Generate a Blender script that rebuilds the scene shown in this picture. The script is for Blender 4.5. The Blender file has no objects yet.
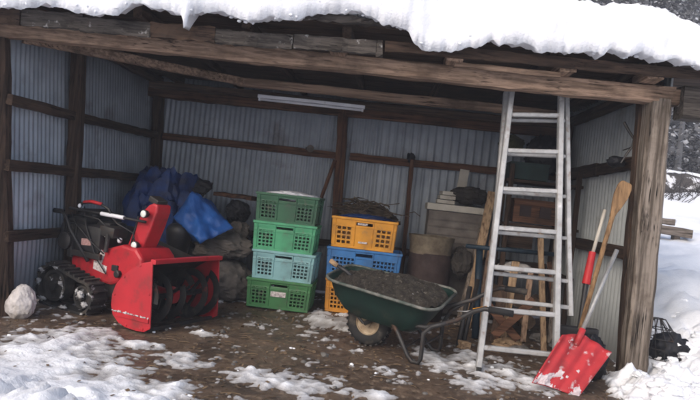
import bpy, bmesh, math, random
from mathutils import Vector, Matrix, Euler, noise
R = math.radians
rnd = random.Random(7)
S = bpy.context.scene
COL = S.collection

# ------------------------------------------------------------------ camera
H = 1.17
cam_d = bpy.data.cameras.new('camera'); cam = bpy.data.objects.new('camera', cam_d); COL.objects.link(cam)
cam_d.sensor_width = 36.0; cam_d.lens = 600.0 / 700.0 * 36.0
cam_d.clip_start = 0.05; cam_d.clip_end = 900.0
CR = Matrix.Rotation(R(3.8), 3, 'Z') @ Matrix.Rotation(R(90), 3, 'X') @ Matrix.Rotation(R(6.3), 3, 'Z')
cam.matrix_world = Matrix.Translation((0, 0, H)) @ CR.to_4x4()
S.camera = cam
CAMP = Vector((0, 0, H))

def at(u, v, x=None, y=None, z=None):
    """a point of the place read off the photograph, at a known distance / wall / height"""
    d = CR @ Vector(((u - 350) / 600, -(v - 200) / 600, -1))
    if x is not None: t = x / d.x
    elif y is not None: t = y / d.y
    else: t = (z - H) / d.z
    return CAMP + t * d

def fbm(p, o=4):
    return noise.fractal(p, 1.0, 2.0, o, noise_basis='PERLIN_ORIGINAL')

# ------------------------------------------------------------------ materials
def pm(name, c1, c2=None, scale=6.0, rough=0.8, bump=0.3, bscale=40.0, metal=0.0, stretch=(1, 1, 1), ramp=(0.35, 0.65),
       dirt=None, crack=False, spec=0.3, bdist=0.004, detail=6.0, dirt2=None, coat=0.0):
    m = bpy.data.materials.new(name); m.use_nodes = True
    n = m.node_tree.nodes; l = m.node_tree.links
    b = n['Principled BSDF']
    b.inputs['Roughness'].default_value = rough; b.inputs['Metallic'].default_value = metal
    b.inputs['Specular IOR Level'].default_value = spec
    if coat: b.inputs['Coat Weight'].default_value = coat
    tc = n.new('ShaderNodeTexCoord'); mp = n.new('ShaderNodeMapping'); mp.inputs['Scale'].default_value = stretch
    l.new(tc.outputs['Object'], mp.inputs['Vector'])
    def noi(sc, src, det=detail):
        t = n.new('ShaderNodeTexNoise'); t.inputs['Scale'].default_value = sc; t.inputs['Detail'].default_value = det
        t.inputs['Roughness'].default_value = 0.62
        l.new(src, t.inputs['Vector']); return t
    def rmp(src, lo, hi):
        r = n.new('ShaderNodeMapRange'); r.inputs['From Min'].default_value = lo; r.inputs['From Max'].default_value = hi
        l.new(src, r.inputs['Value']); return r.outputs['Result']
    def mix(f, a, bb):
        x = n.new('ShaderNodeMix'); x.data_type = 'RGBA'
        l.new(f, x.inputs['Factor'])
        for k, v in ((6, a), (7, bb)):
            if hasattr(v, 'links'): l.new(v, x.inputs[k])
            else: x.inputs[k].default_value = (*v, 1)
        return x.outputs[2]
    if c2 is None: c2 = tuple(c * 0.6 for c in c1)
    t = noi(scale, mp.outputs['Vector'])
    col = mix(rmp(t.outputs['Fac'], *ramp), c1, c2)
    for dd in (dirt, dirt2):
        if dd:
            dc, lo, hi, ds = dd
            t2 = noi(ds, tc.outputs['Object'])
            col = mix(rmp(t2.outputs['Fac'], lo, hi), col, dc)
    if crack:
        t4 = noi(75, mp.outputs['Vector'], 3); t5 = noi(3.5, tc.outputs['Object'], 3)
        ad = n.new('ShaderNodeMath'); ad.operation = 'MULTIPLY'; l.new(rmp(t4.outputs['Fac'], .56, .64), ad.inputs[0]); l.new(rmp(t5.outputs['Fac'], .42, .58), ad.inputs[1])
        col = mix(ad.outputs[0], col, tuple(q * .12 for q in c2))
    l.new(col, b.inputs['Base Color'])
    if bump:
        t3 = noi(bscale, mp.outputs['Vector'])
        bp = n.new('ShaderNodeBump'); bp.inputs['Strength'].default_value = bump; bp.inputs['Distance'].default_value = bdist
        l.new(t3.outputs['Fac'], bp.inputs['Height']); l.new(bp.outputs['Normal'], b.inputs['Normal'])
    return m

M = {}
def woods(key, c1, c2, **k):
    for ax, st in (('x', (.035, 1, 1)), ('y', (1, .035, 1)), ('z', (1, 1, .035))):
        M[key + '_' + ax] = pm(key + '_' + ax, c1, c2, scale=k.get('scale', 38), stretch=st, ramp=(.40, .60), bump=k.get('bump', .7), bscale=60, rough=.9,
                               bdist=.006, crack=True, dirt=k.get('dirt', ((.03, .022, .017), .5, .75, 2.2)), spec=.15)
woods('beam_wood', (.33, .225, .16), (.15, .10, .07))
woods('dark_wood', (.075, .048, .034), (.03, .02, .015))
woods('grey_wood', (.22, .185, .155), (.075, .06, .048), dirt=((.06, .045, .033), .5, .72, 3))
woods('rust_wood', (.15, .075, .045), (.06, .03, .02))
woods('tan_wood', (.36, .25, .15), (.2, .13, .08), dirt=((.09, .06, .04), .52, .8, 6))
woods('ash_wood', (.27, .165, .085), (.16, .095, .05), dirt=((.08, .05, .03), .54, .8, 5))
woods('grime_wood', (.085, .073, .064), (.03, .026, .023), dirt=((.34, .33, .32), .62, .72, 13))
M['zinc'] = pm('zinc', (.39, .435, .49), (.29, .325, .375), scale=3, rough=.5, metal=.35, bump=.08, dirt=((.10, .075, .06), .58, .85, 2.0), dirt2=((.42, .45, .48), .68, .8, 9))
M['zinc_pale'] = pm('zinc_pale', (.52, .55, .55), (.40, .43, .44), scale=3, rough=.55, metal=.2, bump=.08, dirt=((.16, .12, .09), .58, .85, 2.0))
M['zinc_old'] = pm('zinc_old', (.35, .385, .43), (.265, .295, .335), scale=3, rough=.55, metal=.25, bump=.1, dirt=((.13, .10, .085), .60, .85, 2.4))
M['roof_metal'] = pm('roof_metal', (.13, .14, .15), (.06, .065, .07), scale=8, rough=.7, metal=.2)
M['snow'] = pm('snow', (.82, .83, .86), (.72, .74, .78), scale=3, rough=.75, bump=.55, bscale=55, bdist=.012, spec=.2)
M['dirty_snow'] = pm('dirty_snow', (.84, .85, .87), (.74, .75, .78), scale=4, rough=.75, bump=.7, bscale=45, bdist=.012, spec=.2,
                     dirt=((.30, .27, .24), .64, .86, 2.6), dirt2=((.42, .39, .36), .64, .76, 14))
M['woods_snow'] = pm('woods_snow', (.50, .51, .54), (.38, .39, .42), scale=2, rough=.9, bump=0)
M['scoop_snow'] = pm('scoop_snow', (.64, .58, .60), (.42, .33, .35), scale=22, rough=.8, bump=.8, bscale=60, bdist=.01)
M['snow_grey'] = pm('snow_grey', (.55, .55, .56), (.3, .29, .28), scale=20, rough=.8, bump=.8, bscale=60, bdist=.01)
M['soil'] = pm('soil', (.125, .084, .056), (.045, .031, .022), scale=3.2, rough=.5, bump=.7, bscale=24, bdist=.018, spec=.45,
               dirt=((.20, .145, .10), .53, .66, 17), dirt2=((.028, .022, .018), .54, .70, 6))
M['red_paint'] = pm('red_paint', (.45, .018, .028), (.32, .014, .022), scale=4, rough=.45, bump=.10, spec=.4, dirt=((.12, .03, .025), .55, .80, 8), dirt2=((.30, .22, .21), .67, .72, 17), coat=.05)
M['red_scoop'] = pm('red_scoop', (.42, .028, .034), (.28, .02, .024), scale=6, rough=.5, bump=.15, dirt=((.5, .42, .43), .60, .70, 13), dirt2=((.14, .03, .03), .55, .75, 5))
M['black_plastic'] = pm('black_plastic', (.018, .018, .02), (.01, .01, .011), scale=5, rough=.5, bump=.1, spec=.4, dirt=((.05, .045, .04), .55, .8, 8))
M['rubber'] = pm('rubber', (.02, .02, .021), (.012, .012, .012), rough=.8, bump=.3, dirt=((.09, .075, .06), .54, .72, 7))
M['auger_black'] = pm('auger_black', (.012, .012, .013), (.006, .006, .006), rough=.7, bump=.2, dirt=((.12, .02, .02), .60, .72, 12), dirt2=((.06, .05, .04), .58, .75, 9))
M['rubber_snow'] = pm('rubber_snow', (.02, .02, .021), (.03, .028, .026), rough=.8, bump=.5, dirt=((.09, .075, .06), .5, .7, 7), dirt2=((.62, .62, .64), .605, .66, 8.5))
M['dark_steel'] = pm('dark_steel', (.05, .048, .048), (.025, .024, .024), rough=.5, metal=.4, bump=.2, dirt=((.08, .045, .03), .55, .75, 12))
M['alu'] = pm('alu', (.44, .44, .44), (.30, .30, .30), scale=9, rough=.45, metal=.25, bump=.1, dirt=((.22, .18, .15), .55, .70, 16), dirt2=((.6, .6, .6), .6, .7, 8))
M['white_plastic'] = pm('white_plastic', (.75, .76, .80), (.62, .62, .66), rough=.5, bump=.05, dirt=((.3, .28, .27), .62, .85, 9))
M['lens'] = pm('lens', (.75, .78, .74), (.55, .6, .55), scale=30, rough=.15, bump=.05, spec=.6)
M['decal'] = pm('decal', (.62, .57, .56), (.30, .25, .25), scale=60, rough=.6, bump=0, ramp=(.45, .6))
M['decal_pink'] = pm('decal_pink', (.5, .32, .3), (.32, .16, .15), scale=70, rough=.6, bump=0)
M['tarp_dark'] = pm('tarp_dark', (.006, .040, .17), (.008, .014, .045), scale=5, rough=.55, bump=.4, bscale=14, bdist=.02, spec=.35)
M['tarp_blue'] = pm('tarp_blue', (.018, .10, .35), (.014, .06, .22), scale=5, rough=.5, bump=.35, bscale=16, bdist=.02, spec=.35)
M['tarp_black'] = pm('tarp_black', (.014, .015, .02), (.008, .008, .01), rough=.6, bump=.4, bscale=20, bdist=.02)
M['sack'] = pm('sack', (.12, .105, .092), (.06, .052, .046), scale=7, rough=.9, bump=.6, bscale=50, bdist=.01)
M['sack_dark'] = pm('sack_dark', (.045, .04, .036), (.02, .018, .017), scale=7, rough=.9, bump=.6, bscale=50, bdist=.01)
M['sack_white'] = pm('sack_white', (.62, .59, .58), (.38, .35, .33), scale=9, rough=.8, bump=.7, bscale=25, bdist=.015, dirt=((.16, .13, .1), .55, .75, 6))
def plast(key, c, d=.7):
    M[key] = pm(key, c, tuple(x * d for x in c), scale=4, rough=.5, bump=.06, spec=.4, dirt=(tuple(x * .4 + .02 for x in c), .50, .78, 5), dirt2=((.13, .11, .09), .60, .78, 9))
plast('crate_dark', (.032, .125, .062)); plast('crate_bright', (.075, .36, .18)); plast('crate_turq', (.23, .44, .46)); plast('crate_green', (.055, .20, .07))
plast('crate_yellow', (.72, .31, .018)); plast('crate_blue', (.035, .17, .43)); plast('crate_amber', (.58, .24, .02))
M['tray_green'] = pm('tray_green', (.008, .026, .021), (.006, .017, .014), scale=6, rough=.5, bump=.15, dirt=((.05, .045, .035), .56, .78, 7), dirt2=((.2, .19, .18), .70, .76, 22))
M['rim_worn'] = pm('rim_worn', (.16, .155, .14), (.035, .05, .042), scale=14, rough=.6, bump=.3)
M['compost'] = pm('compost', (.05, .043, .034), (.018, .015, .013), scale=20, rough=.95, bump=1, bscale=50, bdist=.03, dirt=((.20, .18, .15), .60, .72, 38))
M['cream_hub'] = pm('cream_hub', (.42, .34, .24), (.22, .15, .09), scale=14, rough=.7)
M['cream'] = pm('cream', (.50, .47, .41), (.38, .35, .3), scale=5, rough=.7, dirt=((.2, .16, .13), .56, .8, 5))
M['cabinet_grey'] = pm('cabinet_grey', (.19, .165, .145), (.10, .086, .076), scale=5, rough=.8, bump=.3)
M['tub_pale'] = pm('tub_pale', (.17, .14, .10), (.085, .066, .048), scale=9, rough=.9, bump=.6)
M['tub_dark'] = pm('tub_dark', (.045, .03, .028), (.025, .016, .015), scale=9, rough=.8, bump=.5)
M['straw'] = pm('straw', (.10, .075, .05), (.035, .026, .02), scale=12, rough=.95, bump=0)
M['leaf'] = pm('leaf', (.17, .115, .065), (.06, .04, .026), scale=2.5, rough=.8, bump=0, ramp=(.3, .7))
M['stone'] = pm('stone', (.15, .14, .13), (.08, .075, .07), scale=9, rough=.85, bump=.7, bscale=30)
M['log'] = pm('log', (.12, .08, .055), (.05, .036, .027), scale=14, rough=.95, bump=.8, bscale=40, bdist=.01)
M['teal'] = pm('teal', (.025, .055, .05), (.015, .03, .028), scale=5, rough=.7)
M['blue_pipe'] = pm('blue_pipe', (.012, .028, .045), (.008, .016, .025), rough=.5)
M['olive'] = pm('olive', (.055, .055, .022), (.03, .03, .015), rough=.8)
M['ferrule_red'] = pm('ferrule_red', (.46, .02, .025), (.32, .015, .018), rough=.5)
M['grey_steel'] = pm('grey_steel', (.34, .34, .34), (.22, .22, .22), scale=10, rough=.5, metal=.4)
M['bark'] = pm('bark', (.045, .042, .042), (.02, .019, .02), scale=5, rough=.95, bump=.5)
M['needle'] = pm('needle', (.115, .118, .125), (.08, .083, .09), scale=3, rough=.9, bump=0)
M['hill_floor'] = pm('hill_floor', (.34, .35, .38), (.16, .16, .18), scale=.9, rough=.95, bump=0, ramp=(.4, .6))
M['bank_soil'] = pm('bank_soil', (.085, .075, .07), (.035, .032, .032), scale=3, rough=.9, bump=1, bscale=12, bdist=.08, dirt=((.8, .8, .83), .53, .58, 2.5))

# thin snow is slush: wet and grey
_n = M['dirty_snow'].node_tree; _b = _n.nodes['Principled BSDF']; _l = _b.inputs['Base Color'].links[0].from_socket
_a = _n.nodes.new('ShaderNodeAttribute'); _a.attribute_name = 'thin'
_m = _n.nodes.new('ShaderNodeMix'); _m.data_type = 'RGBA'; _m.inputs[7].default_value = (.23, .215, .205, 1)
_n.links.new(_a.outputs['Fac'], _m.inputs['Factor']); _n.links.new(_l, _m.inputs[6]); _n.links.new(_m.outputs[2], _b.inputs['Base Color'])

# ------------------------------------------------------------------ building helpers
class MB:
    def __init__(s): s.bm = bmesh.new()
    def quad(s, *p): s.bm.faces.new([s.bm.verts.new(q) for q in p])
    def prism(s, poly, vec, smooth=False):
        """closed polygon (3D points) pushed along vec"""
        vec = Vector(vec); a = [s.bm.verts.new(Vector(p)) for p in poly]; b = [s.bm.verts.new(Vector(p) + vec) for p in poly]
        n = len(a); s.bm.faces.new(a[::-1]); s.bm.faces.new(b)
        for i in range(n): s.bm.faces.new((a[i], a[(i + 1) % n], b[(i + 1) % n], b[i]))
    def box(s, c, size, rot=(0, 0, 0), bev=0.0):
        m = Matrix.Translation(c) @ Euler(rot).to_matrix().to_4x4() @ Matrix.Diagonal((*size, 1))
        r = bmesh.ops.create_cube(s.bm, size=1.0, matrix=m)
        if bev:
            es = list({e for v in r['verts'] for e in v.link_edges})
            bmesh.ops.bevel(s.bm, geom=es, offset=bev, segments=2, affect='EDGES', profile=.6)
    def sweep(s, pts, sect, up=None, cap=True, jit=0.0):
        """section (list of (a,b)) swept along pts"""
        pts = [Vector(p) for p in pts]; rings = []; u0 = Vector(up) if up else None; prev = None
        for i, p in enumerate(pts):
            t = (pts[min(i + 1, len(pts) - 1)] - pts[max(i - 1, 0)]).normalized()
            ref = u0 if u0 else (prev if prev else (Vector((0, 0, 1)) if abs(t.z) < .9 else Vector((0, 1, 0))))
            a = ref - t * ref.dot(t)
            if a.length < 1e-5: a = t.orthogonal()
            a.normalize(); prev = a; b = t.cross(a)
            sc = sect(i / max(1, len(pts) - 1)) if callable(sect) else sect
            rings.append([s.bm.verts.new(p + b * q[0] + a * q[1] + (Vector((rnd.gauss(0, jit), rnd.gauss(0, jit), rnd.gauss(0, jit))) if jit else Vector())) for q in sc])
        k = len(rings[0])
        for r0, r1 in zip(rings, rings[1:]):
            for j in range(k): s.bm.faces.new((r0[j], r0[(j + 1) % k], r1[(j + 1) % k], r1[j]))
        if cap: s.bm.faces.new(rings[0][::-1]); s.bm.faces.new(rings[-1])
    def tube(s, pts, r, n=10, jit=0.0):
        f = r if callable(r) else (lambda t: r)
        s.sweep(pts, lambda t: [(f(t) * math.cos(2 * math.pi * j / n), f(t) * math.sin(2 * math.pi * j / n)) for j in range(n)], jit=jit)
    def beam(s, p0, p1, w, h, up=(0, 0, 1), seg=0.12, jit=0.0025, ch=0.12, bow=0.0):
        """rough sawn timber: w across, h along up"""
        p0 = Vector(p0); p1 = Vector(p1); L = (p1 - p0).length; n = max(2, int(L / seg))
        c = min(w, h) * ch; a, b = w / 2, h / 2
        sec = [(-a + c, -b), (a - c, -b), (a, -b + c), (a, b - c), (a - c, b), (-a + c, b), (-a, b - c), (-a, -b + c)]
        sd = rnd.random() * 50
        pts = []
        for i in range(n + 1):
            t = i / n; q = p0.lerp(p1, t)
            q += Vector((0, 0, 1)) * (bow * math.sin(t * math.pi)) + noise.noise_vector(Vector((t * L * 1.3, sd, 0))) * .008
            pts.append(q)
        s.sweep(pts, sec, up=up, jit=jit)
    def lathe(s, prof, c=(0, 0, 0), n=28, axis='z', cap=True, fn=None):
        rings = []
        for (r, z) in prof:
            ring = []
            for j in range(n):
                a = 2 * math.pi * j / n; p = Vector((r * math.cos(a), r * math.sin(a), z))
                if fn: p = fn(p)
                if axis == 'y': p = Vector((p.x, p.z, p.y))
                elif axis == 'x': p = Vector((p.z, p.x, p.y))
                ring.append(s.bm.verts.new(p + Vector(c)))
            rings.append(ring)
        for a, b in zip(rings, rings[1:]):
            for j in range(n): s.bm.faces.new((a[j], a[(j + 1) % n], b[(j + 1) % n], b[j]))
        if cap:
            s.bm.faces.new(rings[0][::-1]); s.bm.faces.new(rings[-1])
    def blob(s, c, rad, amp=.12, freq=2.5, sub=4, seed=0.0, rz=0.0, flat=None, ridged=False, sq=1.0):
        r = bmesh.ops.create_icosphere(s.bm, subdivisions=sub, radius=1.0)
        rm = Matrix.Rotation(rz, 3, 'Z'); off = Vector((seed * 3.1, seed * 7.7, seed))
        for v in r['verts']:
            p = v.co.copy()
            if sq != 1.0: p = Vector([math.copysign(abs(q) ** sq, q) for q in p])
            d = fbm(p * freq + off, 4)
            if ridged: d = .5 - abs(d) * 1.8 + .25 * fbm(p * freq * 2.6 + off) - .55 * abs(noise.noise(Vector((p.x * 1.5, p.y * 1.5, p.z * .6)) * freq * 2.1 + off))
            q = p * (1 + amp * d); q = Vector((q.x * rad[0], q.y * rad[1], q.z * rad[2]))
            q = rm @ q + Vector(c)
            if flat is not None: q.z = max(q.z, flat + .002 * noise.noise(q * 9))
            v.co = q
    def crumple(s, c, rad, seed=0, jit=.16, cuts=7, wr=.05, rz=0.0, low=None, fold=3.0):
        """folded sheet: facets with long sharp creases"""
        q_ = random.Random(seed); b2 = bmesh.new(); bmesh.ops.create_icosphere(b2, subdivisions=2, radius=1.0)
        for v in b2.verts: v.co *= 1 + q_.uniform(-jit, jit)
        bmesh.ops.subdivide_edges(b2, edges=b2.edges[:], cuts=cuts, use_grid_fill=True)
        off = Vector((seed * 1.7, seed * 3.3, seed * .9)); rm = Matrix.Rotation(rz, 3, 'Z')
        for v in b2.verts:
            p = v.co; a = Vector((p.x * fold, p.y * fold, p.z * fold * .45)) + off
            d = -1.6 * abs(noise.noise(a)) - .8 * abs(noise.noise(Vector((p.x + p.z, p.y - p.z, p.z)) * fold * 1.9 + off)) - .35 * abs(noise.noise(p * fold * 4.5 + off))
            q = p * (1 + wr * 2 * d); q = rm @ Vector((q.x * rad[0], q.y * rad[1], q.z * rad[2])) + Vector(c)
            if low is not None: q.z = max(q.z, low)
            v.co = q
        me = bpy.data.meshes.new('tmp'); b2.to_mesh(me); b2.free(); s.bm.from_mesh(me); bpy.data.meshes.remove(me)
    def build(s, name, mat, parent=None, world=False, smooth=False, bevel=0.0, solid=0.0, sub=0, angle=None):
        bm = s.bm
        bmesh.ops.recalc_face_normals(bm, faces=bm.faces)
        if world and parent is not None:
            r = parent
            while r.parent: r = r.parent
            inv = (Matrix.Translation(r.location) @ r.rotation_euler.to_matrix().to_4x4()).inverted()
            bmesh.ops.transform(bm, matrix=inv, verts=bm.verts)
        me = bpy.data.meshes.new(name); bm.to_mesh(me); bm.free()
        ms = mat if isinstance(mat, (list, tuple)) else [mat]
        for q in ms: me.materials.append(M[q] if isinstance(q, str) else q)
        o = bpy.data.objects.new(name, me); COL.objects.link(o)
        if smooth:
            for p in me.polygons: p.use_smooth = True
            if angle: me.set_sharp_from_angle(angle=R(angle))
        if solid:
            k = o.modifiers.new('solid', 'SOLIDIFY'); k.thickness = solid; k.offset = 0
        if bevel:
            k = o.modifiers.new('bevel', 'BEVEL'); k.width = bevel; k.segments = 2; k.limit_method = 'ANGLE'; k.angle_limit = R(40)
        if sub:
            k = o.modifiers.new('sub', 'SUBSURF'); k.levels = sub; k.render_levels = sub
        if parent is not None: o.parent = parent
        return o

def thing(name, label, cat, loc=(0, 0, 0), rz=0.0, group=None):
    o = bpy.data.objects.new(name, None); COL.objects.link(o); o.empty_display_size = .1
    o.location = loc; o.rotation_euler = (0, 0, rz); o['label'] = label; o['category'] = cat
    if group: o['group'] = group
    return o
def tag(o, label, cat, group=None):
    o['label'] = label; o['category'] = cat
    if group: o['group'] = group
    return o
def kind(o, k, label=None, cat=None):
    o['kind'] = k
    if label: o['label'] = label
    if cat: o['category'] = cat
    return o
def single(mb, name, mat, label, cat, base, group=None, rz=0.0, **k):
    """a thing that is one mesh, its origin at its base"""
    bm = mb.bm
    inv = (Matrix.Translation(base) @ Matrix.Rotation(rz, 4, 'Z')).inverted()
    bmesh.ops.transform(bm, matrix=inv, verts=bm.verts)
    o = mb.build(name, mat, **k); o.location = base; o.rotation_euler = (0, 0, rz)
    return tag(o, label, cat, group)

XL, XR, YF, YB = -2.83, 2.03, 4.75, 7.30        # shed: left wall, right wall, front line (middle), back wall
def yF(x): return 4.42 + (x + 2.83) * .088       # the front stands slightly askew to the walls

# ------------------------------------------------------------------ terrain and snow
def sm(a, b, x):
    t = max(0.0, min(1.0, (x - a) / (b - a))); return t * t * (3 - 2 * t)
def axis(parts):
    out = []
    for a, b, st in parts:
        n = max(1, int(round((b - a) / st)))
        out += [a + (b - a) * i / n for i in range(n)]
    return out + [parts[-1][1]]
XS = axis([(-320, -60, 40), (-60, -10, 5), (-10, -3.3, .35), (-3.3, 2.7, .019), (2.7, 8, .1), (8, 40, .8), (40, 120, 8), (120, 320, 40)])
YS = axis([(-200, -20, 30), (-20, 1.5, 1.5), (1.5, 2.8, .06), (2.8, 5.4, .019), (5.4, 9, .08), (9, 30, .4), (30, 100, 4), (100, 360, 26)])
def terrain(x, y):
    side = sm(2.12, 2.9, x)
    k = side if y < 8 else max(side, sm(8, 12, y))
    r = (.165 * max(0, min(y, 10) - 4.5) + .24 * max(0, min(y, 13.7) - 10)) * sm(4.2, 5.4, y) + sm(13.7, 14.5, y) * .5 + sm(14.5, 20, y) * .45
    h = min(y, 62) - 21
    r += .20 * sm(3.3, 4.7, y) * sm(2.0, 2.5, x)
    return k * r + (h * .55 * sm(21, 27, y) if h > 0 else 0)
def gz(x, y):
    z = terrain(x, y)
    if y > 27: return z - 3
    if abs(x) < 5 and 1.5 < y < 9:
        z += .012 * fbm(Vector((x * 1.3, y * 1.3, 0))) + .006 * fbm(Vector((x * 7, y * 7, 3)), 3)
    return z
# the places where slush and snow lie on the yard: (u, v, half width, half depth) on the photograph's ground plane
def patch(u, v, ru, rv, w=1.0):
    c = at(u, v, z=0); a = at(u + ru, v + ru * .11, z=0) - c; b = at(u, v - rv, z=0) - at(u, v + rv, z=0)
    return (c.x, c.y, a.length, b.length / 2, w, math.atan2(a.y, a.x))
PATCH = [patch(*p) for p in (
    (5, 375, 62, 52, 1.5), (45, 338, 38, 6, .8), (85, 394, 75, 20, 1.4), (118, 371, 38, 8, 1.0), (128, 344, 34, 4, .75), (183, 362, 26, 8, .8), (165, 393, 45, 10, 1.0),
    (230, 372, 12, 5, .6), (262, 378, 34, 9, .95), (300, 386, 30, 9, .9), (250, 398, 40, 6, .6), (330, 321, 22, 9, 1.05), (378, 397, 20, 5, .85),
    (440, 360, 30, 9, .85), (418, 352, 10, 4, .6), (470, 386, 14, 10, .7), (476, 366, 18, 14, .95), (505, 374, 26, 12, 1.0), (530, 385, 24, 8, .95), (345, 350, 14, 3, .55),
    (385, 372, 10, 4, .5), (405, 383, 10, 5, .5), (208, 335, 14, 3, .5))]
def cover(x, y):
    """snow depth; negative where the soil is bare"""
    n1 = fbm(Vector((x * 1.7, y * 1.7, 8.1))); n2 = fbm(Vector((x * 6, y * 6, 2.2)), 4)
    m = -.50
    for cx, cy, a, b, w, an in PATCH:
        dx, dy = x - cx, y - cy
        e = ((dx * math.cos(an) + dy * math.sin(an)) / a) ** 2 + ((-dx * math.sin(an) + dy * math.cos(an)) / b) ** 2
        if e < 6: m = max(m, w * 1.25 * math.exp(-e * .8) - .55)
    # all that lies outside the yard
    rb = 1.62 + max(0, (4.45 - y)) * .1
    out = sm(rb, rb + .34, x) * (1 - sm(4.7, 4.95, y) * (1 - sm(2.1, 2.35, x)))
    out = max(out, sm(2.02, 2.3, x), 1 - sm(-3.5, -3.0, x), 1 - sm(2.35, 3.0, y + .15 * x), sm(7.5, 7.9, y))
    m = max(m, -.55 + out * 1.5)
    m += n1 * .36 + n2 * .50 + fbm(Vector((x * 17, y * 17, 5)), 4) * .62
    d = max(-.05, min(1.0, m) * (.026 + .05 * out))
    if d > 0:
        d = .004 + d + .010 * n2 * min(1, d / .01)
        d += out * (.05 + .05 * n1 + .07 * max(0, n2) * (1 - sm(5.2, 8, y)))
    return d
def sheet(name, f, mat, k):
    nx, ny = len(XS), len(YS)
    vs = [(x, y, f(x, y)) for y in YS for x in XS]
    fs = [(j * nx + i, j * nx + i + 1, (j + 1) * nx + i + 1, (j + 1) * nx + i) for j in range(ny - 1) for i in range(nx - 1)]
    me = bpy.data.meshes.new(name); me.from_pydata(vs, [], fs)
    for q in mat: me.materials.append(M[q])
    for p in me.polygons: p.use_smooth = True
    o = bpy.data.objects.new(name, me); COL.objects.link(o); o['kind'] = k
    return o
ground = sheet('ground', gz, ['soil'], 'structure')
def snow_z(x, y):
    if y > 26: return terrain(x, y) - 3
    far = abs(x) > 9 or y > 9.5 or y < 1
    z = terrain(x, y)
    if far: return z + .16 + .12 * fbm(Vector((x * .5, y * .5, 1))) + .03 * fbm(Vector((x * 2, y * 2, 1)))
    return gz(x, y) + cover(x, y) + (sm(2.3, 3.4, x) * .08 * (1 + fbm(Vector((x * 1.2, y * 1.2, 4)))))
snow = sheet('snow', snow_z, ['dirty_snow', 'snow'], 'structure')
at_ = snow.data.attributes.new('thin', 'FLOAT', 'POINT')
at_.data.foreach_set('value', [max(0.0, min(1.0, 1 - (cover(v.co.x, v.co.y) / .030))) if (abs(v.co.x) < 3.3 and 2 < v.co.y < 6) else 0.0 for v in snow.data.vertices])
for p in snow.data.polygons:
    c = p.center
    if not (-3.2 < c.x < 1.9 and 2.5 < c.y < 6): p.material_index = 1

# hill floor under the woods
me = MB()
hx = [i * 6 - 120 for i in range(41)]; hy = [24 + i * 3 for i in range(30)]
hv = [[me.bm.verts.new((x, y, terrain(x, y) + .1 + .8 * fbm(Vector((x * .12, y * .12, 0))))) for x in hx] for y in hy]
for j in range(len(hy) - 1):
    for i in range(len(hx) - 1): me.bm.faces.new((hv[j][i], hv[j][i + 1], hv[j + 1][i + 1], hv[j + 1][i]))
kind(me.build('hill', 'hill_floor', smooth=True), 'structure')

# ------------------------------------------------------------------ shed
shed = thing('storage_shed', 'open fronted timber shed with galvanised corrugated iron walls', 'shed', ((XL + XR) / 2, YF, 0))
def part(mb, name, mat, **k): return mb.build(name, mat, shed, world=True, **k)
def timber(name, mat, p0, p1, w, h, **k):
    mb = MB(); mb.beam(p0, p1, w, h, **k); return part(mb, name, mat)
# corrugated sheets
def corr(name, p0, p1, z0, z1, pitch, amp, mat, box=False, lean=0.0):
    p0 = Vector((*p0, 0)); p1 = Vector((*p1, 0)); d = p1 - p0; L = d.length; d.normalize(); nn = Vector((-d.y, d.x, 0))
    mb = MB(); ns = int(L / pitch * 8); prev = None; sd = rnd.random() * 9
    for i in range(ns + 1):
        s = L * i / ns; ph = (s / pitch) % 1
        if box: a = amp * (1 if .16 < ph < .84 else (-1 if (ph < .06 or ph > .94) else (0)))
        else: a = amp * math.sin(2 * math.pi * ph)
        a += .006 * (int(s / .76) % 2)
        row = []
        for k in range(6):
            z = z0 + (z1 - z0) * k / 5
            w = .012 * noise.noise(Vector((s * 1.1, z * 1.3, sd)))
            row.append(mb.bm.verts.new(p0 + d * s + nn * (a + w) - Vector((lean * max(0, z - .3), 0, 0)) + Vector((0, 0, z + (.01 * noise.noise(Vector((s, sd, 0))) if k in (0, 5) else 0)))))
        if prev:
            for k in range(5): mb.bm.faces.new((prev[k], row[k], row[k + 1], prev[k + 1]))
        prev = row
    return part(mb, name, mat, smooth=True, solid=.001)
corr('wall_panel', (XL - .085, 4.16), (XL - .085, YB + .1), .02, 2.5, .062, .008, 'zinc', lean=.10)
corr('wall_panel', (XL - .45, YB + .07), (-.24, YB + .07), .02, 2.52, .064, .008, 'zinc_old')
corr('wall_panel', (-.30, YB + .085), (XR + .12, YB + .085), .02, 2.55, .095, .009, 'zinc_old', box=True)
corr('wall_panel', (XR + .07, YB + .1), (XR + .07, YF + .12), .02, 2.52, .085, .017, 'zinc_pale')

# posts (the left wall leans outwards a little)
def xl(z): return XL - .085 * max(0, z - .3)
timber('post', 'dark_wood_z', at(6, 316, y=4.42) + Vector((0, 0, -.05)), at(1, 28, y=4.42), .095, .095, up=(0, 1, 0))
timber('post', 'dark_wood_z', (XL + .005, 5.34, -.03), (xl(2.33) + .005, 5.34, 2.33), .11, .11, up=(0, 1, 0))
timber('post', 'dark_wood_z', (XL + .0, YB - .02, 0), (xl(2.38), YB - .02, 2.38), .12, .12, up=(0, 1, 0))
timber('post', 'rust_wood_z', at(340, 240, y=YB - .05) * 1 - Vector((0, 0, .9)), at(343, 108, y=YB - .05), .12, .10, up=(0, 1, 0))
timber('post', 'dark_wood_z', (XR - .03, YB - .03, 0), (XR - .03, YB - .03, 2.4), .11, .11, up=(0, 1, 0))
pb, pt = at(632, 386, y=4.86), at(658, 100, y=4.86)
timber('post', 'grey_wood_z', pb + Vector((0, 0, -.05)), pt, .175, .15, up=(0, 1, 0), jit=.004)
timber('post', 'dark_wood_z', at(623, 372, y=5.0) + Vector((0, 0, -.05)), at(644, 104, y=5.0), .11, .08, up=(0, 1, 0))
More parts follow.
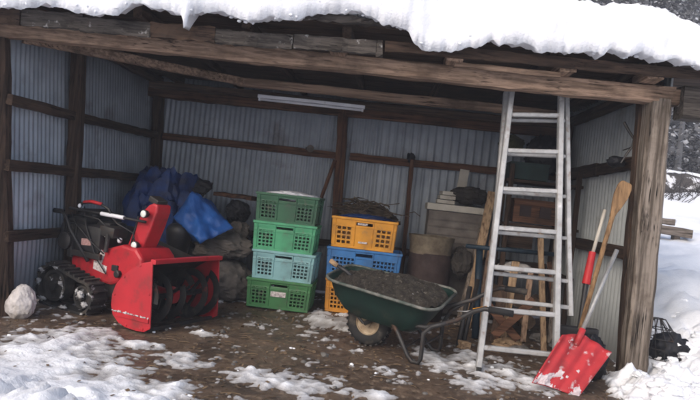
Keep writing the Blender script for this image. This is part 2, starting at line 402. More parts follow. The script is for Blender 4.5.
timber('post', 'rust_wood_z', at(404, 250, y=YB - .1) - Vector((0, 0, .6)), at(412, 160, y=YB - .1), .05, .05, up=(0, 1, 0))
# girts
for z0, z1 in ((1.645, 1.70), (1.15, 1.16), (.605, .60)):
    timber('girt', 'dark_wood_y', (xl(z0), 4.36, z0), (xl(z0), 5.28, (z0 * .8 + z1 * .2)), .045, .085)
    timber('girt', 'dark_wood_y', (xl(z0), 5.40, (z0 * .8 + z1 * .2)), (xl(z1), YB - .1, z1), .045, .085)
gA, gB = at(163, 136, y=YB), at(336, 155.5, y=YB)
timber('girt', 'rust_wood_x', gA, gB, .045, .085)
gA, gB = at(350, 157, y=YB), at(500, 172, y=YB)
timber('girt', 'rust_wood_x', gA, Vector((XR - .1, YB, gB.z + .01)), .045, .085)
timber('girt', 'dark_wood_x', (XL + .1, YB, .62), (-.35, YB, .62), .045, .085)
timber('girt', 'dark_wood_x', (-.2, YB, .62), (XR - .1, YB, .62), .045, .085)
timber('girt', 'dark_wood_y', (XR, 5.05, 1.745), (XR, 6.15, 1.745), .045, .11)
timber('girt', 'dark_wood_y', (XR, 6.16, 1.745), (XR, YB - .1, 1.745), .045, .13)
timber('girt', 'dark_wood_y', (XR, 5.05, .98), (XR, YB - .1, .98), .045, .11)
# front beam, plates, purlins
timber('front_beam', 'beam_wood_x', at(-60, 23, y=4.37), at(677, 98.5, y=4.86), .12, .128, jit=.003)
timber('wall_plate', 'dark_wood_y', (xl(2.36), 4.50, 2.36), (xl(2.38), YB, 2.38), .09, .10)
timber('wall_plate', 'dark_wood_y', (XR, 4.95, 2.34), (XR, YB, 2.38), .09, .10)
timber('bracket', 'grime_wood_x', at(679, 103, y=4.80), at(735, 108, y=4.80), .16, .26)
timber('wall_plate', 'rust_wood_x', at(150, 90, y=YB - .05), at(560, 131, y=YB - .05), .09, .17)
timber('purlin', 'beam_wood_x', at(238, 82, y=6.0), at(560, 116, y=6.0), .09, .085, bow=.01)
timber('purlin', 'dark_wood_x', at(150, 84, y=6.6), at(560, 125, y=6.6), .08, .08)
timber('purlin', 'beam_wood_y', at(24, 38, y=4.56), at(250, 83, y=6.05), .075, .075)
def zr(x): return 2.445 + (x + 3.2) * .0165
for i, x in enumerate((-2.75, -2.0, -1.2, -.45, .35, 1.1, 1.85)):
    timber('rafter', 'dark_wood_y', (x, yF(x) - .18, zr(x) - .085), (x, YB + .1, zr(x) - .03), .07, .09)
mb = MB()
for k in range(21):
    y = yF(-3.1) - .14 + k * .145; y1 = yF(2.74) - .14 + k * .145
    mb.beam((-3.1, y, zr(-3.1) - .025 + .02 * k / 19), (2.74, y1, zr(2.74) - .025 + .02 * k / 19), .138, .018, jit=.001, seg=.4)
part(mb, 'roof_boarding', 'dark_wood_x')
# eave boards
f0, f1 = at(-40, 12, y=yF(-3.1) - .25), at(695, 76, y=yF(2.3) - .25)
fm = f0.lerp(f1, .57)
q_ = random.Random(12); f = 0.0
while f < 1:
    g = min(1, f + q_.uniform(.09, .2)); dz = q_.uniform(-.012, .012)
    timber('fascia_board', q_.choice(('grime_wood_x', 'grime_wood_x', 'dark_wood_x')), f0.lerp(fm, f) + Vector((0, q_.uniform(-.008, .008), dz)), f0.lerp(fm, g) + Vector((-.004, 0, dz + q_.uniform(-.008, .008))), .026, q_.uniform(.095, .125), jit=.005, seg=.05); f = g
timber('fascia_board', 'dark_wood_x', fm + Vector((.005, .006, .02)), f1 + Vector((.06, .006, .018)), .03, .078, jit=.003)
for u in (8, 118, 226, 338, 452, 562, 648):
    q = at(u, 24 + .0925 * u, y=4.3 + u / 640 * .45); timber('eave_block', 'beam_wood_y', (q.x, yF(q.x) - .22, q.z + .04), (q.x, yF(q.x) + .07, q.z + .04), .12, .075)
g0, g1 = at(455, 64, y=yF(.6) - .17), at(560, 75, y=yF(1.3) - .17)
timber('eave_strip', 'beam_wood_x', g0, g1, .03, .035)
g0, g1 = at(500, 73.5, y=yF(.9) - .06), at(675, 89.5, y=yF(2.1) - .06)
timber('eave_strip', 'beam_wood_x', g0, g1, .03, .03)
# roof sheet
mb = MB(); prev = None
nn = int(5.96 / .15 * 14)
for i in range(nn + 1):
    x = -3.2 + 5.96 * i / nn; a = .017 * math.sin(2 * math.pi * (x / .15))
    row = [mb.bm.verts.new((x, y, zr(x) + .012 + a + dz)) for y, dz in ((yF(x) - .35 + .02 * noise.noise(Vector((int(x / .6) * 3.3, 0, 0))), 0), (5.5, .008), (YB + .3, .02))]
    if prev:
        for k in range(2): mb.bm.faces.new((prev[k], row[k], row[k + 1], prev[k + 1]))
    prev = row
part(mb, 'roof_sheet', 'roof_metal', smooth=True, solid=.0015)
# old crusted edge course under the snow on the left half
mb = MB(); mb.beam((-3.15, yF(-3.15) - .31, zr(-3.15) - .03), (.9, yF(.9) - .31, zr(.9) - .03), .05, .045, jit=.006, seg=.05)
part(mb, 'eave_course', 'grime_wood_x')

# ------------------------------------------------------------------ snow on the roof
EDGE = [(-40, 4), (0, 7), (30, 6), (60, 6), (75, 12), (95, 16), (120, 13), (135, 5), (150, 8), (170, 13), (183, 17), (185.3, 20), (186.2, 28), (187, 36), (187.8, 28), (189, 21), (191, 16), (205, 13), (215, 14), (232, 20), (252, 26), (270, 22), (285, 21),
        (298, 21), (303, 17), (330, 12), (360, 16), (385, 26), (408, 33), (414, 44), (430, 50), (450, 52), (470, 46), (490, 43), (505, 47), (520, 46), (538, 53), (556, 50), (565, 55), (580, 53), (596, 59), (607, 54), (622, 61), (640, 57), (655, 64), (672, 63), (700, 71), (760, 78)]
def ey(u): return 4.03 + u / 700 * .49
EW = [(at(u, v, y=ey(u)).x, at(u, v, y=ey(u)).z) for u, v in EDGE]
TOPS = [(at(u, v, y=ey(u) + .28).x, at(u, v, y=ey(u) + .28).z) for u, v in ((500, -14), (550, 1), (575, 7), (600, 11), (640, 18), (670, 28), (700, 43), (725, 62))]
def top_z(x):
    if x <= TOPS[0][0]: return zr(x) + .47 + (TOPS[0][1] - zr(TOPS[0][0]) - .47) * sm(TOPS[0][0] - 1.2, TOPS[0][0], x)
    for (a, za), (b, zb) in zip(TOPS, TOPS[1:]):
        if x <= b: return za + (zb - za) * (x - a) / (b - a)
    return TOPS[-1][1] - (x - TOPS[-1][0]) * 1.2
def edge_z(x):
    if x <= EW[0][0]: return EW[0][1]
    for (a, za), (b, zb) in zip(EW, EW[1:]):
        if x <= b: return za + (zb - za) * (x - a) / (b - a)
    return EW[-1][1]
mb = MB(); prev = None; nx = 560
for i in range(nx + 1):
    x = -3.35 + (2.74 + 3.35) * i / nx
    e = edge_z(x); top = max(top_z(x), zr(x) + .05)
    if x < -3.1: top = e + (top - e) * math.sqrt(max(0, 1 - ((-3.1 - x) / .26) ** 2))
    de = .018 * fbm(Vector((x * 9, 1, 0)), 3) + .014 * fbm(Vector((x * 24, 7, 0)), 2) - .014 * max(0, math.sin(x * 2 * math.pi / .15)) * sm(.2, .8, x)
    e = max(min(e, top - .004), zr(x) - .06) if x > 2.3 else min(e, top - .004)
    T = top - e
    yf = yF(x) - .43 + .025 * noise.noise(Vector((x * 2.3, 5, 0)))
    # where the eave shows bare the snow starts further back
    bare = max(0, min(1, (e - zr(x) - .02) / .10)); yf += bare * .13
    prof = [(yf + .36, zr(x) + .02), (yf + .12, max(e, zr(x) + .015) if e > zr(x) - .02 else e + .02), (yf + .03, e + .004)]
    for k in range(13):
        ph = R(90) * k / 12
        prof.append((yf + .30 * (1 - math.cos(ph)) ** 1.2 - .035 * math.sin(2 * ph) * min(1, T / .3), e + T * math.sin(ph) ** .9))
    for k in range(1, 24):
        prof.append((yf + .30 + (YB + .35 - yf - .30) * k / 23, top + .0 * k))
    prof.append((YB + .42, zr(x) + .02))
    row = []
    for k, (y, z) in enumerate(prof):
        p = Vector((x, y, z)); w = sm(0, 4, k) * min(1, T / .15)
        d = .065 * fbm(Vector((x * 1.6, y * 1.6, z * 2.2)), 3) + .030 * fbm(Vector((x * 8, y * 8, z * 8)), 4)
        q = .020 * fbm(Vector((x * 13, y * 13, z * 13)), 3)
        row.append(mb.bm.verts.new(p + Vector((0, -d * w * .9, d * w * .8 + (q + de) * (1 - sm(1, 5, k)) * (k > 0)))))
    if prev:
        for k in range(len(row) - 1): mb.bm.faces.new((prev[k], row[k], row[k + 1], prev[k + 1]))
    prev = row
r7 = random.Random(4)
for k in range(170):
    x = r7.uniform(-3.2, 2.55); e = edge_z(x)
    mb.blob((x, yF(x) - .40 + r7.uniform(-.03, .08), e + abs(r7.gauss(0, .035)) + .005), (r7.uniform(.006, .018), .012, r7.uniform(.005, .012)), .5, 2, 2, k)
o = mb.build('roof_snow', 'snow', smooth=True)
kind(o, 'stuff', 'thick white snow lying on the shed roof', 'snow')

# ------------------------------------------------------------------ fluorescent batten
a, b = at(258, 96, y=6.4), at(365, 107.5, y=6.4)
t = thing('tube_light', 'unlit white fluorescent batten fixed under the roof timbers', 'light', (a + b) / 2)
mb = MB(); mb.beam(a, b, .06, .035, jit=0, seg=.6); mb.build('housing', 'white_plastic', t, world=True)
mb = MB(); mb.tube([a.lerp(b, .03) - Vector((0, .012, .034)), a.lerp(b, .97) - Vector((0, .012, .034))], .014); mb.build('tube', 'white_plastic', t, world=True, smooth=True)
mb = MB()
for f in (.02, .98): mb.box(a.lerp(b, f) - Vector((0, .008, .03)), (.02, .035, .04))
mb.build('socket', 'white_plastic', t, world=True)

# ------------------------------------------------------------------ snow blower (local X = the way it faces, Y = across, Z up)
B = thing('snow_blower', 'red tracked walk-behind snow blower with wide auger housing', 'snow blower', (-1.672, 4.822, 0), R(-21.7))
OUT = [(.11, .545), (.135, .30), (.155, .045), (.10, .012), (.02, .006), (-.09, .012), (-.17, .035), (-.235, .085), (-.262, .16), (-.262, .24), (-.235, .32), (-.17, .40), (-.09, .46), (0, .515)]
for sy, nm in ((-.40, 'side_plate'), (.40, 'side_plate')):
    mb = MB(); mb.prism([(x, sy - .006, z) for x, z in OUT], (0, .012, 0))
    for k in range(1, 14, 2):
        x, z = OUT[k]; mb.lathe([(.011, sy - .012), (.011, sy - .003)] if sy < 0 else [(.011, sy + .003), (.011, sy + .012)], (x * .88 - .005, 0, .02 + z * .93), 8, 'y')
    o = mb.build(nm, 'red_paint', B, bevel=.003)
    mb = MB(); mb.beam((-.2, sy - .012 * (1 if sy < 0 else -1), .10), (.14, sy - .012 * (1 if sy < 0 else -1), .10), .012, .03, jit=.001); mb.build('skid_shoe', 'red_paint', o)
mb = MB()
for k in range(46):
    if rnd.random() < .3: continue
    mb.blob((-.245 + k * .0083, -.410, .120 + rnd.gauss(0, .0018)), (rnd.uniform(.004, .012), .006, rnd.uniform(.003, .009) * (1.6 if k % 9 == 0 else 1)), .5, 3, 1, k)
mb.build('snow_line', 'snow_grey', B, smooth=True)['kind'] = 'stuff'
mb = MB()   # drum behind the auger
arc = OUT[5:] + [OUT[0]]
pv = [[mb.bm.verts.new((x, y, z)) for y in (-.395, .395)] for x, z in arc]
for p, q in zip(pv, pv[1:]): mb.bm.faces.new((p[0], p[1], q[1], q[0]))
mb.build('auger_housing', 'red_paint', B, smooth=True, angle=40, solid=.008)
mb = MB(); pv = [[mb.bm.verts.new((-.055 + (x + .055) * .955, y, .26 + (z - .26) * .955)) for y in (-.386, .386)] for x, z in arc]
for p, q in zip(pv, pv[1:]): mb.bm.faces.new((p[0], p[1], q[1], q[0]))
mb.build('housing_liner', 'auger_black', B, smooth=True, angle=40, solid=.004)  # added black sheet; the drum's inner shade is put into its colour
mb = MB(); mb.beam((.115, -.40, .545), (.115, .40, .545), .05, .035, jit=0, seg=.4); mb.build('housing_lip', 'red_paint', B)
mb = MB(); mb.beam((.09, -.39, .02), (.09, .39, .02), .03, .03, jit=0, seg=.4); mb.build('scraper_bar', 'dark_steel', B)
# auger
AC = Vector((-.02, 0, .235))
au = MB(); au.tube([AC + Vector((0, -.39, 0)), AC + Vector((0, .39, 0))], .022); A = au.build('auger_shaft', 'auger_black', B, smooth=True)
for sgn in (-1, 1):
    mb = MB(); prev = None
    for i in range(91):
        f = i / 90; y = sgn * (.06 + .32 * f); an = f * 2 * math.pi * 2.1 * sgn + .6
        r0 = .145; r1 = .205
        ca, sa = math.cos(an), math.sin(an)
        row = [mb.bm.verts.new(AC + Vector((r * ca, y, r * sa))) for r in (r0, (r0 + r1) / 2, r1)]
        if prev:
            for k in range(2): mb.bm.faces.new((prev[k], prev[k + 1], row[k + 1], row[k]))
        prev = row
    for i in range(5):
        f = i / 4; y = sgn * (.06 + .32 * f); an = f * 2 * math.pi * 2.1 * sgn + .6
        mb.tube([AC + Vector((0, y, 0)), AC + Vector((.14 * math.cos(an), y, .14 * math.sin(an)))], .012, 6)
    mb.build('auger_flight', 'auger_black', A, solid=.008)
mb = MB(); mb.box(AC, (.11, .09, .11), (0, .4, 0), bev=.02); mb.tube([AC, AC + Vector((-.22, 0, .02))], .035); mb.build('gearbox', 'red_paint', B, smooth=True, angle=40)
mb = MB()
for k in range(5):
    an = k * 1.257; mb.box(AC + Vector((-.17, .09 * math.cos(an), .09 * math.sin(an))), (.06, .012, .12), (-an + R(90), 0, 0))
mb.build('impeller', 'dark_steel', B)
# chute
mb = MB()
CH = [(-.55, .40), (-.51, .52), (-.46, .66), (-.405, .80), (-.355, .89), (-.30, .945), (-.255, .965), (-.205, .955), (-.205, .89), (-.245, .76), (-.30, .62), (-.355, .50), (-.385, .41)]
mb.prism([(x, -.085, z) for x, z in CH], (0, .17, 0)); ch = mb.build('chute', 'red_paint', B, bevel=.016)
mb = MB(); mb.box((-.27, -.01, .985), (.11, .12, .05), (0, .35, 0), bev=.012); mb.build('deflector_hinge', 'dark_steel', B)
mb = MB(); mb.lathe([(.15, .36), (.165, .38), (.165, .43), (.15, .45)], (-.40, 0, 0)); mb.build('chute_collar', 'black_plastic', B, smooth=True, angle=40)
mb = MB(); mb.tube([(-.47, -.09, .45), (-.39, -.09, .84)], .008); mb.build('chute_cable', 'black_plastic', B)
for x, z in ((-.275, .872), (-.34, .605)):
    mb = MB(); mb.lathe([(.016, .04), (.030, .025), (.035, 0), (.035, -.010), (.030, -.012)], (x, -.145, z), axis='y'); q = mb.build('lamp', 'black_plastic', B, smooth=True, angle=40)
    mb = MB(); mb.lathe([(.030, -.011), (.027, -.015), (.016, -.018), (.004, -.019)], (x, -.147, z), axis='y'); mb.build('lamp_lens', 'lens', q, smooth=True)
    mb = MB(); mb.tube([(x - .01, -.07, z), (x, -.15, z)], .01); mb.build('lamp_bracket', 'dark_steel', q)
# hood and engine
HD = [(-1.0, .36), (-1.0, .44), (-.82, .50), (-.66, .525), (-.54, .565), (-.43, .60), (-.27, .585), (-.2, .52), (-.19, .42), (-.34, .31), (-.52, .25), (-.80, .27), (-.93, .30)]
mb = MB(); mb.prism([(x, -.20, z) for x, z in HD], (0, .40, 0)); hood = mb.build('hood', 'red_paint', B, bevel=.025)
mb = MB(); mb.prism([(x, -.204, z) for x, z in ((-.72, .36), (-.57, .335), (-.565, .40), (-.63, .41), (-.60, .50), (-.65, .53), (-.675, .43), (-.72, .43))], (0, .003, 0)); mb.build('worn_decal', 'decal', hood)
mb = MB(); mb.box((-.47, -.205, .40), (.07, .02, .05), bev=.008); mb.lathe([(.03, 0), (.03, -.03), (.02, -.035)], (-.42, -.205, .36), axis='y'); mb.build('latch', 'black_plastic', hood)
mb = MB(); mb.box((-.90, .0, .60), (.50, .46, .24), bev=.05); mb.box((-1.0, 0, .74), (.28, .40, .07), bev=.03); mb.box((-.72, -.05, .72), (.16, .2, .07), bev=.025)
eng = mb.build('engine_cover', 'black_plastic', B, smooth=True, angle=40)
mb = MB()
for k in range(6): mb.box((-1.08 + k * .03, -.232, .66), (.014, .01, .09))
mb.build('cooling_fins', 'rubber', eng)
mb = MB(); mb.box((-.80, -.233, .575), (.11, .004, .055), (0, -.06, 0)); mb.build('sticker', 'decal_pink', eng)
mb = MB(); mb.box((-.665, -.18, .66), (.10, .02, .03), (0, .5, .3), bev=.006); mb.build('pull_handle', 'decal', eng)
mb = MB(); mb.lathe([(.035, 0), (.04, .02), (.03, .04)], (-.9, -.08, .77)); mb.build('fuel_cap', 'black_plastic', eng, smooth=True)
mb = MB(); mb.lathe([(.012, 0), (.020, .015), (.020, .035), (.008, .042)], (-.53, -.13, .60)); mb.build('filler_cap', 'white_plastic', B, smooth=True)
mb = MB(); mb.lathe([(.06, 0), (.075, -.02), (.075, -.05), (.05, -.065), (.02, -.065)], (-1.02, -.225, .56), axis='y'); mb.build('recoil_starter', 'dark_steel', eng, smooth=True, angle=40)
mb = MB(); mb.box((-.62, -.12, .685), (.16, .18, .09), (0, .1, .1), bev=.02); mb.tube([(-.60, -.2, .66), (-.56, -.23, .62), (-.57, -.23, .52)], .018, 8); mb.build('muffler', 'dark_steel', B, smooth=True, angle=40)
for k, P in enumerate(([(-1.05, -.2, .80), (-.92, -.26, .72), (-.75, -.25, .60), (-.60, -.22, .50)], [(-1.06, -.1, .80), (-.9, -.24, .80), (-.7, -.22, .78), (-.5, -.14, .62)], [(-.95, -.16, .86), (-.8, -.25, .70), (-.66, -.24, .46), (-.55, -.22, .34)], [(-.62, -.15, .80), (-.52, -.18, .76), (-.40, -.12, .70), (-.36, -.09, .52)])):
    mb = MB(); mb.tube([Vector(P[0]).lerp(Vector(P[1]), .0)] + [Vector(P[i]).lerp(Vector(P[i + 1]), t) for i in range(3) for t in (.33, .66, 1)], .006, 6); mb.build('control_cable', 'black_plastic', B, smooth=True)
mb = MB(); mb.box((-.78, -.235, .47), (.34, .03, .05), bev=.008); mb.box((-.97, -.237, .50), (.05, .03, .14), bev=.008); mb.build('engine_guard', 'dark_steel', B)
# handles and levers
for sy in (-.24, .24):
    mb = MB(); mb.tube([(-.75, sy, .42), (-1.0, sy, .66), (-1.06, sy, .76), (-1.12, sy, .80), (-1.20, sy, .80)], .015); q = mb.build('handlebar', 'black_plastic', B, smooth=True)
    mb = MB(); mb.tube([(-1.11, sy, .80), (-1.215, sy, .80)], .021); mb.build('grip', 'rubber', q, smooth=True)
mb = MB(); mb.tube([(-1.06, -.24, .77), (-1.06, .24, .77)], .014)
mb.box((-1.0, .05, .80), (.14, .30, .05), (0, .3, 0), bev=.015); mb.build('dashboard', 'black_plastic', B, smooth=True, angle=40)
mb = MB(); mb.tube([(-1.02, -.16, .80), (-.97, -.17, .89), (-.87, -.17, .905), (-.75, -.165, .90), (-.66, -.16, .87), (-.62, -.15, .80)], .011); mb.build('lever', 'black_plastic', B, smooth=True)
mb = MB(); mb.blob((-.985, -.18, .865), (.016, .016, .02), 0, 1, 2); mb.build('lever_knob', 'white_plastic', B, smooth=True)
mb = MB(); mb.tube([(-.95, -.17, .90), (-.86, -.175, .915), (-.74, -.17, .905)], .014); mb.build('lever_band', 'ferrule_red', B, smooth=True)
mb = MB(); mb.tube([(-1.08, -.20, .835), (-.78, -.17, .825), (-.28, -.115, .805)], .012); rod = mb.build('chute_crank', 'black_plastic', B, smooth=True)
mb = MB(); mb.tube([(-.735, -.166, .824), (-.50, -.138, .815)], .017, 12); mb.build('crank_grip', 'white_plastic', rod, smooth=True, angle=40)
# chassis
mb = MB(); mb.box((-.72, 0, .22), (.55, .34, .20), bev=.03); mb.box((-.32, 0, .28), (.2, .22, .2), bev=.03); mb.build('chassis', 'dark_steel', B)
# crawler tracks
def track(sy):
    c0, r0, c1, r1 = Vector((-1.0, .185)), .185, Vector((-.66, .14)), .14
    path = []
    for k in range(25):
        a = R(98) + R(172) * k / 24; path.append(c0 + r0 * Vector((math.cos(a), math.sin(a))))
    for k in range(1, 6): path.append(path[24].lerp(c1 + r1 * Vector((math.cos(R(-90)), math.sin(R(-90)))), k / 6))
    for k in range(21):
        a = R(-90) + R(188) * k / 20; path.append(c1 + r1 * Vector((math.cos(a), math.sin(a))))
    n = len(path)
    mb = MB(); w = .075; outer = []
    for i in range(n):
        p = path[i]; tn = (path[(i + 1) % n] - path[i - 1]).normalized(); nn = Vector((tn.y, -tn.x))
        outer.append([mb.bm.verts.new((q.x, sy + yy, q.y)) for q, yy in ((p, -w), (p, w), (p - nn * .022, w), (p - nn * .022, -w))])
    for i in range(n):
        a, b = outer[i], outer[(i + 1) % n]
        for k in range(4): mb.bm.faces.new((a[k], a[(k + 1) % 4], b[(k + 1) % 4], b[k]))
    L = 0; nxt = 0
    for i in range(n):
        p, q = path[i], path[(i + 1) % n]; d = (q - p).length
        while nxt < L + d:
            f = (nxt - L) / d; m = p.lerp(q, f); tn = (q - p).normalized(); an = math.atan2(tn.y, tn.x)
            nn = Vector((tn.y, -tn.x)); c = m + nn * .008
            if c.y > .012: mb.box((c.x, sy, c.y), (.018, w * 2.04, .024), (0, -an, 0))
            nxt += .062
        L += d
    tr = mb.build('crawler_track', 'rubber_snow', B)
    for c, r in ((c0, .135), (c1, .095)):
        mb = MB(); mb.lathe([(r, -.05), (r, .05), (r * .8, .05), (r * .75, .02), (r * .3, .03), (r * .3, .07), (.01, .07)], (c.x, sy, c.y), axis='y', fn=(lambda p: Vector((p.x, p.y, p.z * (-1 if sy < 0 else 1)))))
        mb.build('track_wheel', 'rubber_snow', tr, smooth=True, angle=35)
    mb = MB()
    for (x, z, a_, b_) in ((-1.14, .30, .05, .03), (-1.17, .2, .03, .05), (-1.10, .06, .07, .03), (-.97, .34, .05, .02), (-.66, .16, .05, .06), (-.60, .09, .04, .04), (-.84, .03, .06, .02), (-.9, .22, .03, .03)):
        mb.blob((x, sy - .070, z), (a_ * .6, .014, b_ * .55), 1.0, 2.6, 3, x * 9)
    mb.build('packed_snow', 'snow_grey', tr, smooth=True)['kind'] = 'stuff'
track(-.29); track(.29)

# ------------------------------------------------------------------ tarps, sacks and clutter behind the blower
c = at(166, 215, y=6.45)
mb = MB(); mb.crumple((c.x, c.y, .48), (.56, .52, .92), 5, .13, 8, .09, low=.012)
single(mb, 'dark_tarp', 'tarp_dark', 'dark blue tarpaulin heaped over something in the shed corner', 'tarp', (c.x, c.y, 0), smooth=True, angle=38)
c = at(196, 178, y=6.5)
mb = MB(); mb.crumple((c.x, c.y, c.z - .10), (.2, .17, .13), 3, .2, 4, .09)
single(mb, 'black_sheet', 'tarp_black', 'crumpled black sheet on top of the dark blue tarpaulin', 'sheet', (c.x, c.y, c.z - .16), smooth=True)
# bright tarp: a folded tent shape
A_, B_, C_, D_, E_ = at(193, 189, y=5.95), at(173, 216, y=5.85), at(201, 242, y=5.62), at(234, 227, y=5.9), at(212, 200, y=6.35)
F_ = at(188, 240, y=6.3); G_ = at(206, 200, y=6.1)
mb = MB(); vv = [mb.bm.verts.new(p) for p in (A_, B_, C_, D_, E_, F_)]
for f in ((0, 1, 2), (0, 2, 3), (0, 3, 4), (0, 4, 5), (0, 5, 1), (1, 5, 2), (2, 5, 3), (3, 5, 4)): mb.bm.faces.new([vv[i] for i in f])
bmesh.ops.subdivide_edges(mb.bm, edges=mb.bm.edges[:], cuts=14, use_grid_fill=True)
bmesh.ops.triangulate(mb.bm, faces=mb.bm.faces[:])
for v in mb.bm.verts:
    d = fbm(v.co * 4.2 + Vector((1, 2, 3)), 3); e = abs(fbm(v.co * 7 + Vector((4, 0, 1)), 3))
    v.co += Vector((.3, -.8, .4)) * (d * .035 - e * .06 - .06 * abs(noise.noise(Vector((v.co.x * 9 + v.co.z * 5, v.co.y * 3, v.co.z * 3)))) - .035 * abs(noise.noise(v.co * 15)))
single(mb, 'blue_tarp', 'tarp_blue', 'bright blue tarpaulin folded into a peaked bundle behind the red chute', 'tarp', ((A_.x + D_.x) / 2, 5.9, C_.z - .03), smooth=True)
c = at(179, 236, y=5.9)
mb = MB(); mb.lathe([(.10, -.19), (.125, .02), (.13, .05), (.12, .09), (.09, .12), (.03, .13)], c, 24); 
for v in mb.bm.verts: v.co += noise.noise_vector(v.co * 6) * .008
single(mb, 'black_bucket', 'black_plastic', 'black rounded lidded bucket below the bright blue tarpaulin', 'bucket', (c.x, c.y, c.z - .19), smooth=True)
def sack(u, v, y, rad, mat, label, seed, rz=0, g='grey sacks left of the crates'):
    c = at(u, v, y=y); mb = MB(); mb.crumple(c, rad, seed, .15, 8, .085, rz, fold=1.7)
    for q in mb.bm.verts: q.co.z = max(q.co.z, .012)
    single(mb, 'sack', mat, label, 'sack', (c.x, c.y, max(0.012, c.z - rad[2])), g, smooth=True, angle=40)
sack(221, 246, 6.1, (.34, .26, .17), 'sack', 'upper brownish grey sack slumped under the blue tarpaulin', 1)
sack(222, 282, 6.15, (.36, .28, .27), 'sack', 'largest grey brown sack low on the ground between blower and crates', 2, .4)
sack(238, 212, 6.7, (.16, .2, .16), 'tarp_black', 'black sack standing behind the crates by the back wall', 7)
sack(238, 232, 6.4, (.14, .15, .13), 'sack', 'small grey brown sack beside the dark green top crate', 5)
sack(461, 262, 6.45, (.13, .16, .20), 'sack_dark', 'dark sack wedged between the tub and the leaning planks', 19)
sack(196, 265, 6.15, (.24, .2, .33), 'sack_dark', 'dark bulging sack directly behind the red auger housing', 9)
p0, p1 = at(158, 240, y=5.6), at(206, 263, y=5.5)
mb = MB(); mb.prism([p0, p1, p1 + Vector((-.02, 0, -.14)), p0 + Vector((.06, 0, -.30))], (0, .01, 0))
o = single(mb, 'metal_sheet', 'dark_steel', 'grey wedge of sheet metal propped behind the blower', 'metal sheet', (p0.x, p0.y, p1.z - .2))
p0, p1 = at(219, 194, y=6.75), at(256, 199, y=6.6)
mb = MB(); mb.beam(p0 + Vector((0, 0, 0)), p1, .22, .045, jit=.004)
single(mb, 'brown_plank', 'rust_wood_x', 'reddish brown plank lying level with the top green crate', 'plank', ((p0.x + p1.x) / 2, (p0.y + p1.y) / 2, p0.z - .03))
p0, p1 = at(322, 196, y=7.1), at(335, 160, y=7.2)
mb = MB(); mb.tube([p0 - Vector((0.05, 0, .4)), p0, p1], .022, 8, jit=.002)
single(mb, 'leaning_stick', 'rust_wood_z', 'brown stick leaning beside the middle back post', 'stick', (p0.x, p0.y, p0.z - .4))

# ------------------------------------------------------------------ crates
def cuts_cluster(a, n, hole, bar):
    out = [a]
    for i in range(n): out += [out[-1] + hole, out[-1] + hole + bar]
    return out
def crate(label, x, y, z, w, d, h, mat, rz=0.0, wide=False, rim=True, group='stacked plastic crates'):
    """x, y: middle of the front face"""
    t = thing('harvest_crate', label, 'crate', (x - math.sin(rz) * d / 2 * -1 * -1, y + d / 2, z), rz, group)
    mb = MB(); cache = {}
    def vert(p):
        k = tuple(round(q, 5) for q in p)
        if k not in cache: cache[k] = mb.bm.verts.new(p)
        return cache[k]
    def panel(o, u, L, n):
        hu, bu = (.038, .014) if wide else (.026, .013)
        ncol = max(2, int((L / 2 - .13) / (hu + bu)))
        lc = cuts_cluster(.05, ncol, hu, bu)
        cw = .085
        rc = [L - q for q in lc[::-1]]
        us = [0, .02] + lc + [L / 2 - cw, L / 2 + cw] + rc + [L - .02, L]
        rows = 4 if wide else 5; hv = (h * .60) / rows * .62; bv = (h * .60) / rows * .38
        vs_ = [0, .02] + cuts_cluster(.045, rows, hv, bv)
        hs = h - .075; vs_ += [hs, hs + .032, h]
        nl = len(lc)
        for i in range(len(us) - 1):
            for j in range(len(vs_) - 1):
                incl = (2 <= i < 2 + nl - 1 and (i - 2) % 2 == 0)
                k = i - (2 + nl + 2); incr = (0 <= k < nl - 1 and k % 2 == 1) if nl % 2 == 1 else (0 <= k < nl - 1 and k % 2 == 0)
                jr = j - 2
                hole = (incl or incr) and 0 <= jr < 2 * rows and jr % 2 == 0
                mid = abs((us[i] + us[i + 1]) / 2 - L / 2) < .01
                if mid and abs(vs_[j] - hs) < 1e-6: hole = True
                if wide and mid: hole = hole and abs(vs_[j] - hs) < 1e-6
                if hole: continue
                P = lambda a, b: Vector(o) + Vector(u) * a + Vector((0, 0, b))
                mb.bm.faces.new([vert(P(us[i], vs_[j])), vert(P(us[i + 1], vs_[j])), vert(P(us[i + 1], vs_[j + 1])), vert(P(us[i], vs_[j + 1]))])
    a, b = w / 2, d / 2
    panel((-a, -b, 0), (1, 0, 0), w, 0); panel((a, -b, 0), (0, 1, 0), d, 0); panel((a, b, 0), (-1, 0, 0), w, 0); panel((-a, b, 0), (0, -1, 0), d, 0)
    def tp(mb):
        for v in mb.bm.verts:
            f = .955 + .045 * v.co.z / h; v.co.x *= f; v.co.y *= f
    tp(mb); mb.build('crate_wall', mat, t, solid=.006)
    mb = MB(); mb.box((0, 0, .012), (w * .95, d * .95, .008)); mb.build('crate_floor', mat, t)
    mb = MB()
    for zz, hh, oo in ((h - .012, .024, .012), (.012, .022, .002), (h - .095, .010, .004)):
        f = .955 + .045 * zz / h
        for sy in (-1, 1): mb.box((0, sy * (b * f + oo / 2), zz), (w * f + oo * 2 + .004, .010 + oo, hh))
        for sx in (-1, 1): mb.box((sx * (a * f + oo / 2), 0, zz), (.010 + oo, d * f - .004, hh - .002))
    nv = set(mb.bm.verts)
    for xx in (-w * .5 + .03, -.095, .095, w * .5 - .03):
        for sy in (-1, 1): mb.box((xx, sy * (b + .004), h / 2), (.009, .016, h - .05))
    for yy in (-d * .5 + .03, -.08, .08, d * .5 - .03):
        for sx in (-1, 1): mb.box((sx * (a + .004), yy, h / 2), (.016, .009, h - .05))
    for v in mb.bm.verts:
        if v not in nv:
            f = .955 + .045 * v.co.z / h; v.co.x *= f; v.co.y *= f
    mb.build('crate_frame', mat, t, bevel=.003)
    return t, a, b
Yc = 5.89; hc = .285
xs = lambda u, v, y: at(u, v, y=y).x
